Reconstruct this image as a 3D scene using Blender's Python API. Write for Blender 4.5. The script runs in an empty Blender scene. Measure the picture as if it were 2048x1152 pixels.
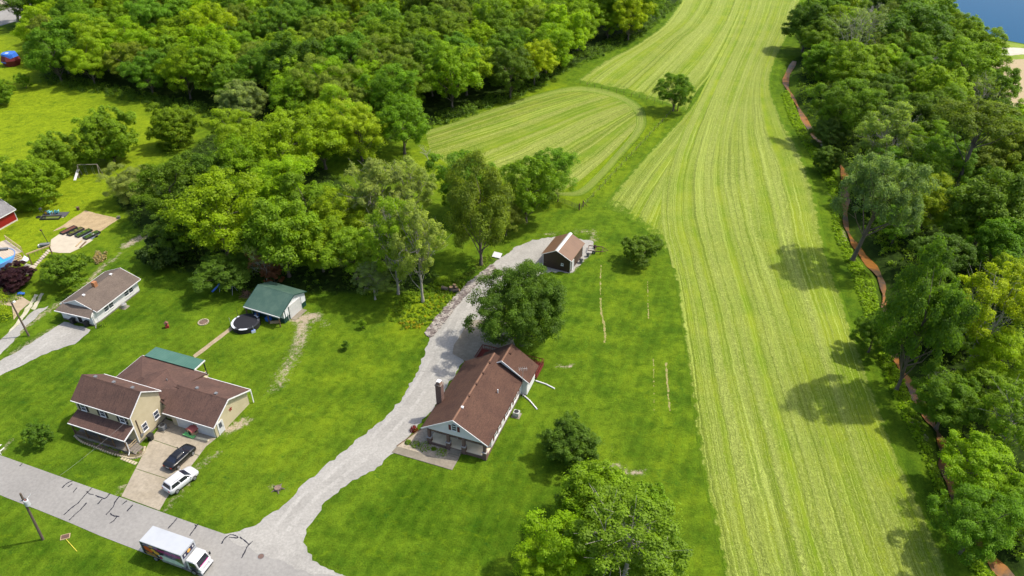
import bpy, bmesh, math, random
import numpy as np
from mathutils import Vector, Matrix

S = bpy.context.scene
COL = S.collection
# ---------------------------------------------------------------- camera, sky, sun, exposure
CAM_H, FPX, PITCH = 80.0, 1500.0, math.radians(34.5)     # drone height, focal length in photo pixels, downward tilt
cam_d = bpy.data.cameras.new('drone_camera')
cam_d.sensor_width = 36.0
cam_d.lens = FPX / 2048 * 36.0
cam_d.clip_start, cam_d.clip_end = 0.5, 6000
cam = bpy.data.objects.new('drone_camera', cam_d); COL.objects.link(cam)
cam.location = (0, 0, CAM_H)
cam.rotation_euler = (math.pi / 2 - PITCH, 0, 0)
S.camera = cam
SUN_EL, SUN_AZ = math.radians(57), math.radians(14)       # azimuth counted from +X towards +Y
world = bpy.data.worlds.new('World'); S.world = world; world.use_nodes = True
wn = world.node_tree.nodes; wl = world.node_tree.links
sky = wn.new('ShaderNodeTexSky'); sky.sky_type = 'NISHITA'; sky.sun_disc = False
sky.dust_density = 3.0; sky.ozone_density = 0.6; sky.sun_elevation = SUN_EL; sky.sun_rotation = math.pi / 2 - SUN_AZ
wl.new(sky.outputs[0], wn['Background'].inputs[0]); wn['Background'].inputs[1].default_value = 0.15
sun_d = bpy.data.lights.new('sun', 'SUN'); sun_d.energy = 2.9; sun_d.angle = math.radians(0.9); sun_d.color = (1, 0.94, 0.83)
sun = bpy.data.objects.new('sun', sun_d); COL.objects.link(sun)
sdir = Vector((math.cos(SUN_EL) * math.cos(SUN_AZ), math.cos(SUN_EL) * math.sin(SUN_AZ), math.sin(SUN_EL)))
sun.rotation_euler = sdir.to_track_quat('Z', 'Y').to_euler(); sun.location = sdir * 300
S.view_settings.view_transform = 'Standard'; S.view_settings.look = 'None'
S.view_settings.exposure = 0.86; S.view_settings.gamma = 1.0; S.view_settings.use_curve_mapping = False
S.cycles.max_bounces = 6; S.cycles.diffuse_bounces = 4; S.cycles.transmission_bounces = 3; S.cycles.transparent_max_bounces = 4

# ---------------------------------------------------------------- survey: photo point -> place on the ground (or at height z)
CT, ST = math.cos(PITCH), math.sin(PITCH)
def at(x, y, z=0.0):
    u, v = (x - 1024) / FPX, (y - 576) / FPX
    dx, dy, dz = u, CT - v * ST, -(ST + v * CT)
    t = (z - CAM_H) / dz
    return (dx * t, dy * t)
def depth_of(X, Y, Z): return Y * CT - (Z - CAM_H) * ST
def photo_xy(X, Y, Z=0.0):
    d = depth_of(X, Y, Z); up = Y * ST + (Z - CAM_H) * CT
    return 1024 + FPX * X / d, 576 - FPX * up / d
def pts(*px, z=0.0): return [at(a, b, z) for a, b in px]
def inpoly(px, py, poly):
    px, py = np.asarray(px, float), np.asarray(py, float); r = np.zeros(px.shape, bool); j = len(poly) - 1
    for i in range(len(poly)):
        (xi, yi), (xj, yj) = poly[i], poly[j]
        if yi != yj: r ^= ((yi > py) != (yj > py)) & (px < (xj - xi) * (py - yi) / (yj - yi) + xi)
        j = i
    return r
def pldist(X, Y, line):
    d = np.full(np.shape(X), 1e9)
    for (ax, ay), (bx, by) in zip(line[:-1], line[1:]):
        l2 = max((bx - ax) ** 2 + (by - ay) ** 2, 1e-9)
        t = np.clip(((X - ax) * (bx - ax) + (Y - ay) * (by - ay)) / l2, 0, 1)
        d = np.minimum(d, np.hypot(X - ax - t * (bx - ax), Y - ay - t * (by - ay)))
    return d
def spline(P, n):
    P = np.array(P, float); m = len(P); out = []
    Q = np.vstack([2 * P[0] - P[1], P, 2 * P[-1] - P[-2]])
    for s in np.linspace(0, m - 1 - 1e-6, n):
        i = int(s); t = s - i; a, b, c, d = Q[i], Q[i + 1], Q[i + 2], Q[i + 3]
        out.append(.5 * (2 * b + (c - a) * t + (2 * a - 5 * b + 4 * c - d) * t * t + (3 * b - a - 3 * c + d) * t ** 3))
    return np.array(out)

# ---------------------------------------------------------------- materials
class NT:
    def __init__(s, name):
        s.m = bpy.data.materials.new(name); s.m.use_nodes = True
        s.t = s.m.node_tree; s.b = s.t.nodes['Principled BSDF']
        s.out = s.t.nodes['Material Output']
    def n(s, typ, ins=None, out=0, **props):
        nd = s.t.nodes.new('ShaderNode' + typ)
        for k, v in props.items(): setattr(nd, k, v)
        for k, v in (ins or {}).items():
            if isinstance(v, bpy.types.NodeSocket): s.t.links.new(v, nd.inputs[k])
            else:
                if isinstance(v, tuple) and len(v) == 3 and nd.inputs[k].type == 'RGBA': v = v + (1,)
                nd.inputs[k].default_value = v
        return nd.outputs[out]
    def set(s, **k):
        for a, v in k.items():
            i = s.b.inputs[a.replace('_', ' ')]
            if isinstance(v, bpy.types.NodeSocket): s.t.links.new(v, i)
            else: i.default_value = v if not (isinstance(v, tuple) and len(v) == 3) else v + (1,)
    def noise(s, vec, scale, detail=4, rough=.55, dist=0.0):
        return s.n('TexNoise', {'Vector': vec, 'Scale': scale, 'Detail': detail, 'Roughness': rough, 'Distortion': dist})
    def math(s, op, a, b=0.0, c=0.0, clamp=False):
        return s.n('Math', {0: a, 1: b, 2: c}, operation=op, use_clamp=clamp)
    def step(s, x, lo, hi): return s.n('MapRange', {'Value': x, 'From Min': lo, 'From Max': hi}, interpolation_type='SMOOTHSTEP')
    def mix(s, f, a, b, blend='MIX'):
        nd = s.t.nodes.new('ShaderNodeMix'); nd.data_type = 'RGBA'; nd.blend_type = blend
        for i, v in ((0, f), (6, a), (7, b)):
            if isinstance(v, bpy.types.NodeSocket): s.t.links.new(v, nd.inputs[i])
            else: nd.inputs[i].default_value = v + (1,) if isinstance(v, tuple) and len(v) == 3 else v
        return nd.outputs[2]
    def attr(s, name): return s.n('Attribute', out=2, attribute_name=name)
    def scalev(s, vec, sc): return s.n('Mapping', {'Vector': vec, 'Scale': sc})
    def bump(s, h, st, dist=.1):
        s.set(Normal=s.n('Bump', {'Height': h, 'Strength': st, 'Distance': dist}))
    def pos(s): return s.n('NewGeometry')
    def obj(s): return s.n('TexCoord', out=3)

MATS = {}
def mat(name, c, rough=.75, c2=None, ns=1.5, bump=0.0, metal=0.0, spec=.35, stretch=(1, 1, 1), lo=.35, hi=.7, fine=None, fa=.14):
    if name in MATS: return MATS[name]
    t = NT(name); t.set(Roughness=rough, Metallic=metal, Specular_IOR_Level=spec)
    if c2 is None: c2 = tuple(x * .8 for x in c)
    v = t.scalev(t.obj(), stretch)
    nz = t.noise(v, ns, 6, .62)
    col = t.mix(t.step(nz, lo, hi), c, c2)
    if fine:
        col = t.mix(1.0, col, t.n('CombineColor', {0: (f := t.n('MapRange', {'Value': t.noise(v, fine, 2, .7), 'From Min': .3, 'From Max': .7, 'To Min': 1 - fa, 'To Max': 1 + fa})), 1: f, 2: f}), 'MULTIPLY')
    t.set(Base_Color=col)
    if bump: t.bump(t.noise(v, ns * 4, 4), bump, .05)
    MATS[name] = t.m
    return t.m

# ---------------------------------------------------------------- mesh building
class MB:
    def __init__(s): s.v = []; s.f = []
    def add(s, V, F):
        o = len(s.v); s.v += [tuple(map(float, p)) for p in V]; s.f += [tuple(o + i for i in f) for f in F]; return s
    def box(s, x0, x1, y0, y1, z0, z1):
        return s.add([(x, y, z) for z in (z0, z1) for x, y in ((x0, y0), (x1, y0), (x1, y1), (x0, y1))],
                     [(3, 2, 1, 0), (4, 5, 6, 7), (0, 1, 5, 4), (1, 2, 6, 5), (2, 3, 7, 6), (3, 0, 4, 7)])
    def obox(s, cx, cy, cz, sx, sy, sz, a=0.0, tilt=None):
        M = Matrix.Translation((cx, cy, cz)) @ Matrix.Rotation(a, 4, 'Z') @ (tilt or Matrix())
        P = [M @ Vector((x * sx / 2, y * sy / 2, z * sz / 2)) for z in (-1, 1) for x, y in ((-1, -1), (1, -1), (1, 1), (-1, 1))]
        return s.add(P, [(3, 2, 1, 0), (4, 5, 6, 7), (0, 1, 5, 4), (1, 2, 6, 5), (2, 3, 7, 6), (3, 0, 4, 7)])
    def prism(s, poly, axis, a, b):
        f = {'x': lambda p, t: (t, p[0], p[1]), 'y': lambda p, t: (p[0], t, p[1]), 'z': lambda p, t: (p[0], p[1], t)}[axis]
        n = len(poly)
        return s.add([f(p, a) for p in poly] + [f(p, b) for p in poly],
                     [tuple(range(n)), tuple(range(2 * n - 1, n - 1, -1))] + [(i, (i + 1) % n, n + (i + 1) % n, n + i) for i in range(n)])
    def plate(s, poly, th):                                 # a 3-D polygon given thickness downwards
        n = len(poly)
        return s.add(list(poly) + [(x, y, z - th) for x, y, z in poly],
                     [tuple(range(n)), tuple(range(2 * n - 1, n - 1, -1))] + [(i, (i + 1) % n, n + (i + 1) % n, n + i) for i in range(n)])
    def tube(s, P, R, n=8, caps=True):
        P = [Vector(p) for p in P]; R = R if isinstance(R, (list, tuple)) else [R] * len(P)
        V, F = [], []
        for i, p in enumerate(P):
            d = (P[min(i + 1, len(P) - 1)] - P[max(i - 1, 0)]).normalized()
            a = d.orthogonal().normalized() if abs(d.z) < .95 else Vector((1, 0, 0)); a = (a - d * a.dot(d)).normalized(); b = d.cross(a)
            if abs(d.z) < .95: a = Vector((0, 0, 1)).cross(d).normalized(); b = d.cross(a)
            V += [p + (a * math.cos(2 * math.pi * k / n) + b * math.sin(2 * math.pi * k / n)) * R[i] for k in range(n)]
        for i in range(len(P) - 1): F += [(i * n + k, i * n + (k + 1) % n, (i + 1) * n + (k + 1) % n, (i + 1) * n + k) for k in range(n)]
        if caps: F += [tuple(range(n))[::-1], tuple(range((len(P) - 1) * n, len(P) * n))]
        return s.add(V, F)
    def lathe(s, prof, n=20, c=(0, 0, 0), sx=1, sy=1):
        V = [(c[0] + r * sx * math.cos(2 * math.pi * k / n), c[1] + r * sy * math.sin(2 * math.pi * k / n), c[2] + z) for r, z in prof for k in range(n)]
        F = [(i * n + k, i * n + (k + 1) % n, (i + 1) * n + (k + 1) % n, (i + 1) * n + k) for i in range(len(prof) - 1) for k in range(n)]
        F += [tuple(range(n))[::-1], tuple(range((len(prof) - 1) * n, len(prof) * n))]
        return s.add(V, F)
    def build(s, name, m, parent=None, smooth=False, bevel=0.0):
        me = bpy.data.meshes.new(name); me.from_pydata(s.v, [], s.f)
        bm = bmesh.new(); bm.from_mesh(me); bmesh.ops.recalc_face_normals(bm, faces=bm.faces)
        if bevel: bmesh.ops.bevel(bm, geom=list(bm.edges), offset=bevel, segments=2, affect='EDGES', clamp_overlap=True)
        if smooth:
            for f in bm.faces: f.smooth = True
        bm.to_mesh(me); bm.free(); me.update()
        if m: me.materials.append(m)
        o = bpy.data.objects.new(name, me); COL.objects.link(o)
        if parent: o.parent = parent
        return o
def tag(o, label=None, cat=None, group=None, kind=None):
    for k, v in (('label', label), ('category', cat), ('group', group), ('kind', kind)):
        if v: o[k] = v
    return o
def thing(name, label, cat, loc=(0, 0, 0), rot=0.0, group=None, sc=None):
    o = bpy.data.objects.new(name, None); COL.objects.link(o); o.empty_display_size = .5
    o.location = loc if len(loc) == 3 else (loc[0], loc[1], 0); o.rotation_euler = (0, 0, rot)
    if sc: o.scale = sc
    return tag(o, label, cat, group)
def dup(root, loc, rot, label=None, sc=None, name=None):
    r = root.copy(); COL.objects.link(r); r.location = loc if len(loc) == 3 else (loc[0], loc[1], root.location.z); r.rotation_euler = (0, 0, rot)
    if label: r['label'] = label
    if sc: r.scale = sc
    for ch in list(root.children):
        c = ch.copy(); COL.objects.link(c); c.parent = r
        for g in ch.children:
            d = g.copy(); COL.objects.link(d); d.parent = c
    return r
def sheet(name, poly, z, m, kind='structure', ragged=0.0, seed=0, seg=1.0, parent=None, thick=0.0):
    """a flat piece of ground with an (optionally ragged) outline, z above the ground"""
    rg = random.Random(seed); P = []
    n = len(poly)
    for i in range(n):
        a, b = poly[i], poly[(i + 1) % n]; L = math.hypot(b[0] - a[0], b[1] - a[1]); k = max(1, int(L / seg)) if ragged else 1
        for j in range(k):
            t = j / k; off = rg.uniform(-1, 1) * ragged if j else rg.uniform(-.5, .5) * ragged
            nx, ny = -(b[1] - a[1]) / max(L, 1e-6), (b[0] - a[0]) / max(L, 1e-6)
            P.append((a[0] + (b[0] - a[0]) * t + nx * off, a[1] + (b[1] - a[1]) * t + ny * off))
    b = MB()
    if thick: b.prism(P, 'z', z - thick, z)
    else: b.add([(x, y, z) for x, y in P], [tuple(range(len(P)))])
    bm_o = b.build(name, m, parent)
    me = bm_o.data; bm = bmesh.new(); bm.from_mesh(me); bmesh.ops.triangulate(bm, faces=[f for f in bm.faces if len(f.verts) > 4]); 
    if not thick:
        for f in bm.faces:
            if f.normal.z < 0: f.normal_flip()
    bm.to_mesh(me); bm.free()
    if kind and not parent: bm_o['kind'] = kind
    return bm_o
# ================================================================ GROUND
CREEK = spline(pts((1590, 118), (1572, 158), (1590, 195), (1618, 248), (1655, 295), (1688, 335), (1692, 390), (1695, 450), (1724, 500), (1762, 548), (1772, 600), (1782, 660), (1795, 715), (1826, 768), (1850, 815), (1884, 868), (1898, 930), (1925, 1010), (1975, 1095), (2045, 1175), (2120, 1260)), 90)
CREEK_L = [tuple(p) for p in CREEK]
WOOD_NW = [(85, 160), (190, 172), (300, 196), (430, 224), (560, 290), (700, 305), (860, 252), (930, 232), (1010, 203), (1100, 160), (1140, 133), (1205, 108), (1270, 76), (1328, 32), (1385, -22), (1385, -60), (60, -60), (78, 60)]
GROVE = [(225, 400), (280, 470), (300, 520), (430, 570), (480, 590), (600, 585), (690, 590), (800, 590), (880, 585), (870, 520), (830, 440), (750, 400), (640, 330), (560, 300), (430, 260), (330, 330)]
WOOD_E = [(1602, 110), (1612, 200), (1690, 300), (1712, 395), (1735, 480), (1795, 560), (1800, 650), (1825, 725), (1880, 800), (1920, 880), (1935, 950), (1985, 1060), (2048, 1145), (2250, 1300), (2500, 1100), (2350, 420), (2130, 300), (2040, 235), (1990, 190), (1940, 130), (1890, 90), (1840, 40), (1800, -40), (1640, -60), (1600, 20)]
xs = np.concatenate([np.linspace(-2500, -262, 14), np.arange(-258, 258, 1.25), np.linspace(262, 2500, 14)])
ys = np.concatenate([np.linspace(-1500, 36, 10), np.arange(40, 340, 1.25), np.linspace(344, 3500, 16)])
GX, GY = np.meshgrid(xs, ys); nx_, ny_ = len(xs), len(ys)
ds_creek = pldist(GX, GY, CREEK_L)
GZ = -1.1 * np.clip(1 - (ds_creek - .6) / 2.0, 0, 1)
PXX, PYY = photo_xy(GX, np.maximum(GY, 20.0)); PXX = np.where(GY < 30, -9999, PXX)
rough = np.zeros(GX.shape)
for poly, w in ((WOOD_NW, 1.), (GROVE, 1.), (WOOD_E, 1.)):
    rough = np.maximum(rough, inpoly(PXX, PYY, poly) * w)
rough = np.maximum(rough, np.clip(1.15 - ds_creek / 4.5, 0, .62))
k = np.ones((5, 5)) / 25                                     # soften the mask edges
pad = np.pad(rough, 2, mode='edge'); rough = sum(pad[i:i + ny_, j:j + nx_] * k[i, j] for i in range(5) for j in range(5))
worn = np.zeros(GX.shape)
def wear(line, r, w=1.0):
    global worn
    worn = np.maximum(worn, w * np.clip(1 - pldist(GX, GY, pts(*line)) / r, 0, 1))
for line, r, w in [
    ([(612, 632), (604, 655), (598, 690)], 2.6, .85), ([(640, 640), (655, 652)], 1.6, .7), ([(596, 690), (584, 720), (566, 745), (556, 770)], 3.0, .66), ([(590, 640), (632, 632)], 2.2, 1.0),
    ([(545, 780), (520, 800)], 1.6, .45), ([(436, 905), (400, 930), (352, 995), (336, 1014)], 1.5, .66), ([(452, 862), (492, 842)], 1.8, 1.0), ([(238, 975), (250, 988)], 1.2, .9),
    ([(250, 492), (290, 470)], 2.4, .9), ([(120, 655), (60, 690), (0, 730)], 2.8, .75), ([(115, 610), (150, 590), (210, 530), (225, 520)], 1.5, .8), ([(225, 520), (262, 490)], 1.3, .62), ([(0, 700), (40, 660), (110, 612)], 1.8, .75),
    ([(1090, 470), (1120, 466)], 2.4, .5), ([(1150, 463), (1190, 462)], 2.6, .56), ([(1170, 490), (1190, 478), (1184, 466)], 2.6, .6), ([(1140, 545), (1168, 515), (1186, 500)], 1.2, .95),
    ([(1100, 728), (1140, 732)], 1.1, .85), ([(1205, 930), (1250, 938), (1285, 948)], 1.5, .82), ([(1220, 905), (1230, 895)], .8, .7), ([(1205, 872), (1215, 880)], .7, .6),
    ([(545, 975), (568, 980)], 1.3, .75), ([(1690, 455), (1690, 490)], 2.0, .62), ([(1735, 560), (1737, 585)], 1.6, .7), ([(1830, 840), (1850, 880)], 1.8, .72), ([(1800, 760), (1815, 790)], 1.4, .6), ([(130, 1075), (120, 1085)], 1.5, .45),
    ([(20, 880), (0, 905)], 1.2, .6), ([(1060, 465), (1110, 470)], 1.0, .6), ([(1000, 510), (960, 560)], 1.5, .5), ([(880, 215), (920, 250)], 1.2, .3), ([(0, 585), (30, 600)], 2.5, .5)]:
    wear(line, r, w)
tone = np.zeros(GX.shape)                                    # sward kind: pale hay-coloured to lush
def toned(poly, v, soft=6.0):
    global tone
    q = pts(*poly); ins = inpoly(GX, GY, q); d = pldist(GX, GY, q + q[:1]); sd = np.where(ins, d, -d)
    a = np.clip(sd / (2 * soft) + .5, 0, 1); tone = tone * (1 - a) + v * a
toned([(-200, 40), (60, 70), (90, 150), (330, 215), (420, 240), (330, 330), (240, 430), (120, 560), (-200, 600)], .75, 12)
toned([(750, 330), (900, 240), (1100, 160), (1380, 220), (1210, 400), (1130, 420), (880, 420)], .55, 6)
toned([(1190, 470), (1330, 480), (1370, 700), (1400, 950), (1440, 1160), (1380, 1160), (1300, 900), (1180, 720)], .22, 6)
toned([(640, 640), (860, 660), (800, 800), (560, 1000), (420, 960), (560, 780)], .28, 7)
toned([(1140, 900), (1330, 840), (1420, 1000), (1440, 1160), (1330, 1160), (1300, 980)], .3, 5)
toned([(800, 600), (880, 560), (930, 570), (850, 660), (780, 660)], .8, 3)
toned([(-80, 990), (300, 1110), (400, 1160), (-80, 1160)], -.4, 4)
toned([(100, 730), (240, 690), (330, 640), (480, 600), (300, 560), (220, 600), (0, 740), (0, 900), (120, 900)], -.3, 5)
toned([(780, 920), (980, 930), (1080, 900), (1150, 1000), (1050, 1152), (700, 1152), (630, 1080)], -.4, 6)
me = bpy.data.meshes.new('lawn_ground')
V = np.stack([GX, GY, GZ], -1).reshape(-1, 3).astype(np.float32)
idx = (np.arange(ny_ - 1)[:, None] * nx_ + np.arange(nx_ - 1)[None]).ravel()
Fq = np.stack([idx, idx + 1, idx + 1 + nx_, idx + nx_], -1).astype(np.int32)
def fill_mesh(me, V, Fq):
    nv, nf, kk = len(V), len(Fq), Fq.shape[1]
    me.vertices.add(nv); me.vertices.foreach_set('co', np.ascontiguousarray(V, np.float32).ravel())
    me.loops.add(nf * kk); me.loops.foreach_set('vertex_index', np.ascontiguousarray(Fq, np.int32).ravel())
    me.polygons.add(nf); me.polygons.foreach_set('loop_start', np.arange(nf, dtype=np.int32) * kk)
    me.update(calc_edges=True); me.validate()
fill_mesh(me, V, Fq)
me.shade_smooth()
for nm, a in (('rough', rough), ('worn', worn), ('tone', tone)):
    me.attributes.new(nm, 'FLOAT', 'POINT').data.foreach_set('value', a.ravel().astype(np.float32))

G = NT('lawn_grass'); p = G.pos()
n30, n6, n1, nf = G.noise(p, .035, 4), G.noise(p, .19, 6, .65), G.noise(p, .9, 5, .68), G.noise(p, 4.5, 4, .75)
col = G.mix(G.step(n6, .36, .66), (.048, .100, .0055), (.102, .172, .0085))
col = G.mix(G.math('MULTIPLY', G.step(n30, .42, .68), .55), col, (.120, .186, .0095))
tn = G.math('ADD', G.attr('tone'), G.math('MULTIPLY', G.math('SUBTRACT', n6, .5), .8))
col = G.mix(G.step(tn, .05, 1.0), col, (.205, .275, .008))
col = G.mix(G.math('MULTIPLY', G.step(tn, -.05, -.6), .8), col, (.034, .080, .0025))
n3 = G.noise(p, .42, 7, .72, .6)
col = G.mix(G.math('MULTIPLY', G.step(n3, .50, .66), .5), col, (.030, .080, .003))
col = G.mix(G.math('MULTIPLY', G.step(n3, .46, .34), .45), col, (.120, .190, .005))
clover = G.math('MULTIPLY', G.step(G.noise(p, .21, 6, .8, 1.2), .54, .66), G.step(n1, .42, .62))
col = G.mix(G.math('MULTIPLY', clover, .8), col, (.020, .068, .006))
dry = G.math('MULTIPLY', G.step(G.noise(p, .55, 7, .78), .57, .72), .75)
col = G.mix(dry, col, (.125, .185, .012))
stripe = G.n('TexWave', {'Vector': G.n('VectorRotate', {'Vector': p, 'Angle': .35}, rotation_type='Z_AXIS'), 'Scale': .16, 'Distortion': 1.2, 'Detail': 2.0, 'Detail Scale': .6}, out=1)
col = G.mix(G.math('MULTIPLY', G.step(stripe, .3, .75), .12), col, (.13, .24, .012))
lum = G.n('MapRange', {'Value': G.math('ADD', G.math('MULTIPLY', nf, .62), G.math('MULTIPLY', n1, .45)), 'From Min': .34, 'From Max': .72, 'To Min': .50, 'To Max': 1.55})
lv = G.n('CombineColor', {0: lum, 1: lum, 2: lum})
col = G.mix(1.0, col, lv, 'MULTIPLY')
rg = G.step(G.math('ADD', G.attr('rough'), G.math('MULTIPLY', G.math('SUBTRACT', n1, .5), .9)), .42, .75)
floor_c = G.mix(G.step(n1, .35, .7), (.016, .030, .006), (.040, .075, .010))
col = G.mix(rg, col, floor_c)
wo = G.math('ADD', G.attr('worn'), G.math('MULTIPLY', G.math('SUBTRACT', G.noise(p, 1.3, 8, .85), .5), 2.3))
wo = G.math('MULTIPLY', G.step(wo, .42, .86), G.step(G.attr('worn'), .03, .2))
dirt = G.mix(G.step(nf, .3, .7), (.30, .235, .13), (.46, .41, .32))
col = G.mix(wo, col, dirt)
col = G.mix(1.0, col, (.80, .78, .80), 'MULTIPLY')
G.set(Base_Color=col, Roughness=.95, Specular_IOR_Level=.04)
G.bump(G.math('ADD', nf, n1), .55, .22)
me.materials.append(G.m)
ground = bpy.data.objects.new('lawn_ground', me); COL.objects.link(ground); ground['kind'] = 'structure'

# ---------------------------------------------------------------- mown hay fields, laid along the mower's runs
def hay_mat(name, width, seed, pale, green, olive, strength=1.0, sides='lr', vmax=1e6, ragged=3.6, vfade=0.0):
    t = NT(name); uv = t.n('UVMap')
    sp = t.t.nodes.new('ShaderNodeSeparateXYZ'); t.t.links.new(uv, sp.inputs[0])
    u, v = sp.outputs[0], sp.outputs[1]
    def vec(a, b, c=0.0): return t.n('CombineXYZ', {0: a, 1: b, 2: c})
    wob = t.math('MULTIPLY', t.math('SUBTRACT', t.noise(vec(t.math('MULTIPLY', u, .2), t.math('MULTIPLY', v, .06), seed), 1.0, 3), .5), 1.0)
    wob2 = t.math('MULTIPLY', t.math('SUBTRACT', t.noise(vec(u, v, seed + 4), .9, 3, .6), .5), .55)
    ud = t.math('ADD', t.math('ADD', u, wob), wob2)
    band = t.noise(vec(t.math('MULTIPLY', ud, .42), t.math('MULTIPLY', v, .004), seed), 1.0, 1, .5)
    band2 = t.noise(vec(t.math('MULTIPLY', ud, 1.15), t.math('MULTIPLY', v, .012), seed + 9), 1.0, 2, .5)
    pos = t.pos()
    big = t.noise(pos, .045, 3)
    curl = t.noise(vec(t.math('MULTIPLY', u, 1.0), t.math('MULTIPLY', v, .8), seed + 2), 1.9, 5, .66, 1.6)
    curl2 = t.noise(vec(u, v, seed + 7), 5.5, 3, .7, .8)
    b1 = t.step(t.math('ADD', band, t.math('MULTIPLY', t.math('SUBTRACT', curl, .5), .30)), .40, .60)
    b2 = t.step(t.math('ADD', band2, t.math('MULTIPLY', t.math('SUBTRACT', curl, .5), .55)), .42, .62)
    amt = t.math('ADD', t.math('MULTIPLY', b1, .62), t.math('MULTIPLY', b2, .34))
    amt = t.math('ADD', amt, t.math('MULTIPLY', t.math('SUBTRACT', big, .45), .7), clamp=True)
    base = t.mix(t.step(t.noise(pos, .12, 5, .6), .38, .66), green, olive)
    hay = t.mix(t.step(curl, .40, .62), tuple(x * .66 for x in pale), pale)
    c = t.mix(t.math('MULTIPLY', amt, strength), base, hay)
    line = t.math('ABSOLUTE', t.math('SUBTRACT', t.noise(vec(t.math('MULTIPLY', ud, .8), t.math('MULTIPLY', v, .003), seed + 20), 1.0, 1), .5))
    c = t.mix(t.math('MULTIPLY', t.step(line, .026, .004), .40), c, tuple(x * .5 for x in green))
    line2 = t.math('ABSOLUTE', t.math('SUBTRACT', t.noise(vec(t.math('MULTIPLY', ud, .9), t.math('MULTIPLY', v, .003), seed + 31), 1.0, 1), .47))
    c = t.mix(t.math('MULTIPLY', t.step(line2, .022, .004), t.math('MULTIPLY', t.step(curl2, .35, .55), .75)), c, tuple(min(1, x * 1.12) for x in pale))
    f = t.n('MapRange', {'Value': curl2, 'From Min': .28, 'From Max': .72, 'To Min': .76, 'To Max': 1.20})
    c = t.mix(1.0, c, t.n('CombineColor', {0: f, 1: f, 2: f}), 'MULTIPLY')
    left = t.math('ADD', u, t.math('MULTIPLY', t.step(v, vmax - 8, vmax + 8), 50)) if 'l' in sides else 99.0
    right = t.math('SUBTRACT', width, u) if 'r' in sides else 99.0
    eu = t.math('MINIMUM', left, right)
    if vfade: eu = t.math('MINIMUM', eu, t.math('MULTIPLY', v, 1.5 / vfade))
    ed = t.step(t.math('ADD', eu, t.math('MULTIPLY', t.math('SUBTRACT', t.noise(pos, .5, 5, .7), .5), ragged)), 1.2 * ragged / 4.5, .3)
    c = t.mix(ed, c, t.mix(t.noise(pos, .8, 4), (.060, .118, .003), (.092, .160, .004)))
    t.set(Base_Color=c, Roughness=.9, Specular_IOR_Level=.1)
    t.bump(t.math('ADD', t.math('MULTIPLY', curl, t.math('ADD', amt, .2)), t.math('MULTIPLY', curl2, .35)), .8, .35)
    return t.m
def loft(name, lines, z, m, width, nu=28, nv=110, kind='structure'):
    L = [spline([at(*p) for p in l], nv) for l in lines]
    base = L[len(L) // 2]; vl = np.concatenate([[0], np.cumsum(np.hypot(*np.diff(base, axis=0).T))])
    us = np.linspace(0, len(L) - 1, nu + 1); V, UV = [], []
    for u in us:
        i = min(int(u), len(L) - 2); t = u - i; row = L[i] * (1 - t) + L[i + 1] * t
        V.append(np.c_[row, np.full(nv, z)]); UV.append(np.c_[np.full(nv, u / (len(L) - 1) * width), vl])
    V = np.concatenate(V); UV = np.concatenate(UV)
    idx = (np.arange(nu)[:, None] * nv + np.arange(nv - 1)[None]).ravel()
    F = np.stack([idx, idx + nv, idx + nv + 1, idx + 1], -1)
    a, b, c = V[F[:, 0]], V[F[:, 1]], V[F[:, 2]]
    flip = np.cross(b - a, c - a)[:, 2].sum() < 0
    if flip: F = F[:, ::-1]
    me = bpy.data.meshes.new(name); fill_mesh(me, V, F)
    uvl = me.uv_layers.new(name='UVMap'); li = np.zeros(len(me.loops), np.int32); me.loops.foreach_get('vertex_index', li)
    uvl.data.foreach_set('uv', UV[li].astype(np.float32).ravel())
    me.materials.append(m); o = bpy.data.objects.new(name, me); COL.objects.link(o); o['kind'] = kind
    return o
PALE, HGREEN, HOLIVE = (.285, .338, .070), (.128, .196, .009), (.190, .240, .015)
loft('hay_field', [
    [(1205, 412), (1245, 362), (1288, 314), (1372, 226), (1400, 190)],
    [(1245, 430), (1275, 385), (1312, 335), (1385, 236), (1420, 185)],
    [(1290, 458), (1310, 410), (1342, 350), (1400, 250), (1440, 180)],
    [(1345, 520), (1352, 440), (1376, 370), (1420, 262), (1460, 180)]],
    .0105, hay_mat('cut_hay_corner', 18, 41.0, PALE, HGREEN, HOLIVE, sides='l', vfade=5.0, ragged=5.0), 18)
loft('hay_field', [
    [(1462, 1215), (1424, 1040), (1396, 900), (1372, 720), (1354, 590), (1338, 505), (1326, 465), (1322, 420), (1332, 350), (1366, 260), (1420, 150), (1475, 40), (1510, -60), (1560, -160)],
    [(1690, 1215), (1640, 1040), (1600, 900), (1545, 720), (1505, 590), (1478, 505), (1466, 460), (1456, 415), (1446, 345), (1456, 255), (1490, 145), (1535, 40), (1565, -60), (1600, -160)],
    [(1930, 1215), (1858, 1040), (1795, 900), (1728, 720), (1684, 590), (1655, 500), (1643, 445), (1633, 395), (1606, 310), (1562, 232), (1542, 150), (1588, 40), (1622, -60), (1660, -160)]],
    .0145, hay_mat('cut_hay', 30, 3.0, PALE, HGREEN, HOLIVE, vmax=80.0), 30)
loft('hay_field', [
    [(1148, 164), (1205, 124), (1280, 84), (1340, 34), (1390, -55), (1440, -160)],
    [(1250, 184), (1300, 138), (1360, 80), (1410, 30), (1445, -55), (1490, -160)],
    [(1372, 222), (1392, 185), (1427, 138), (1477, 38), (1512, -60), (1562, -160)]],
    .008, hay_mat('cut_hay_upper', 34, 11.0, PALE, HGREEN, HOLIVE, sides='l', vfade=5.0, ragged=5.0), 34)
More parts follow.
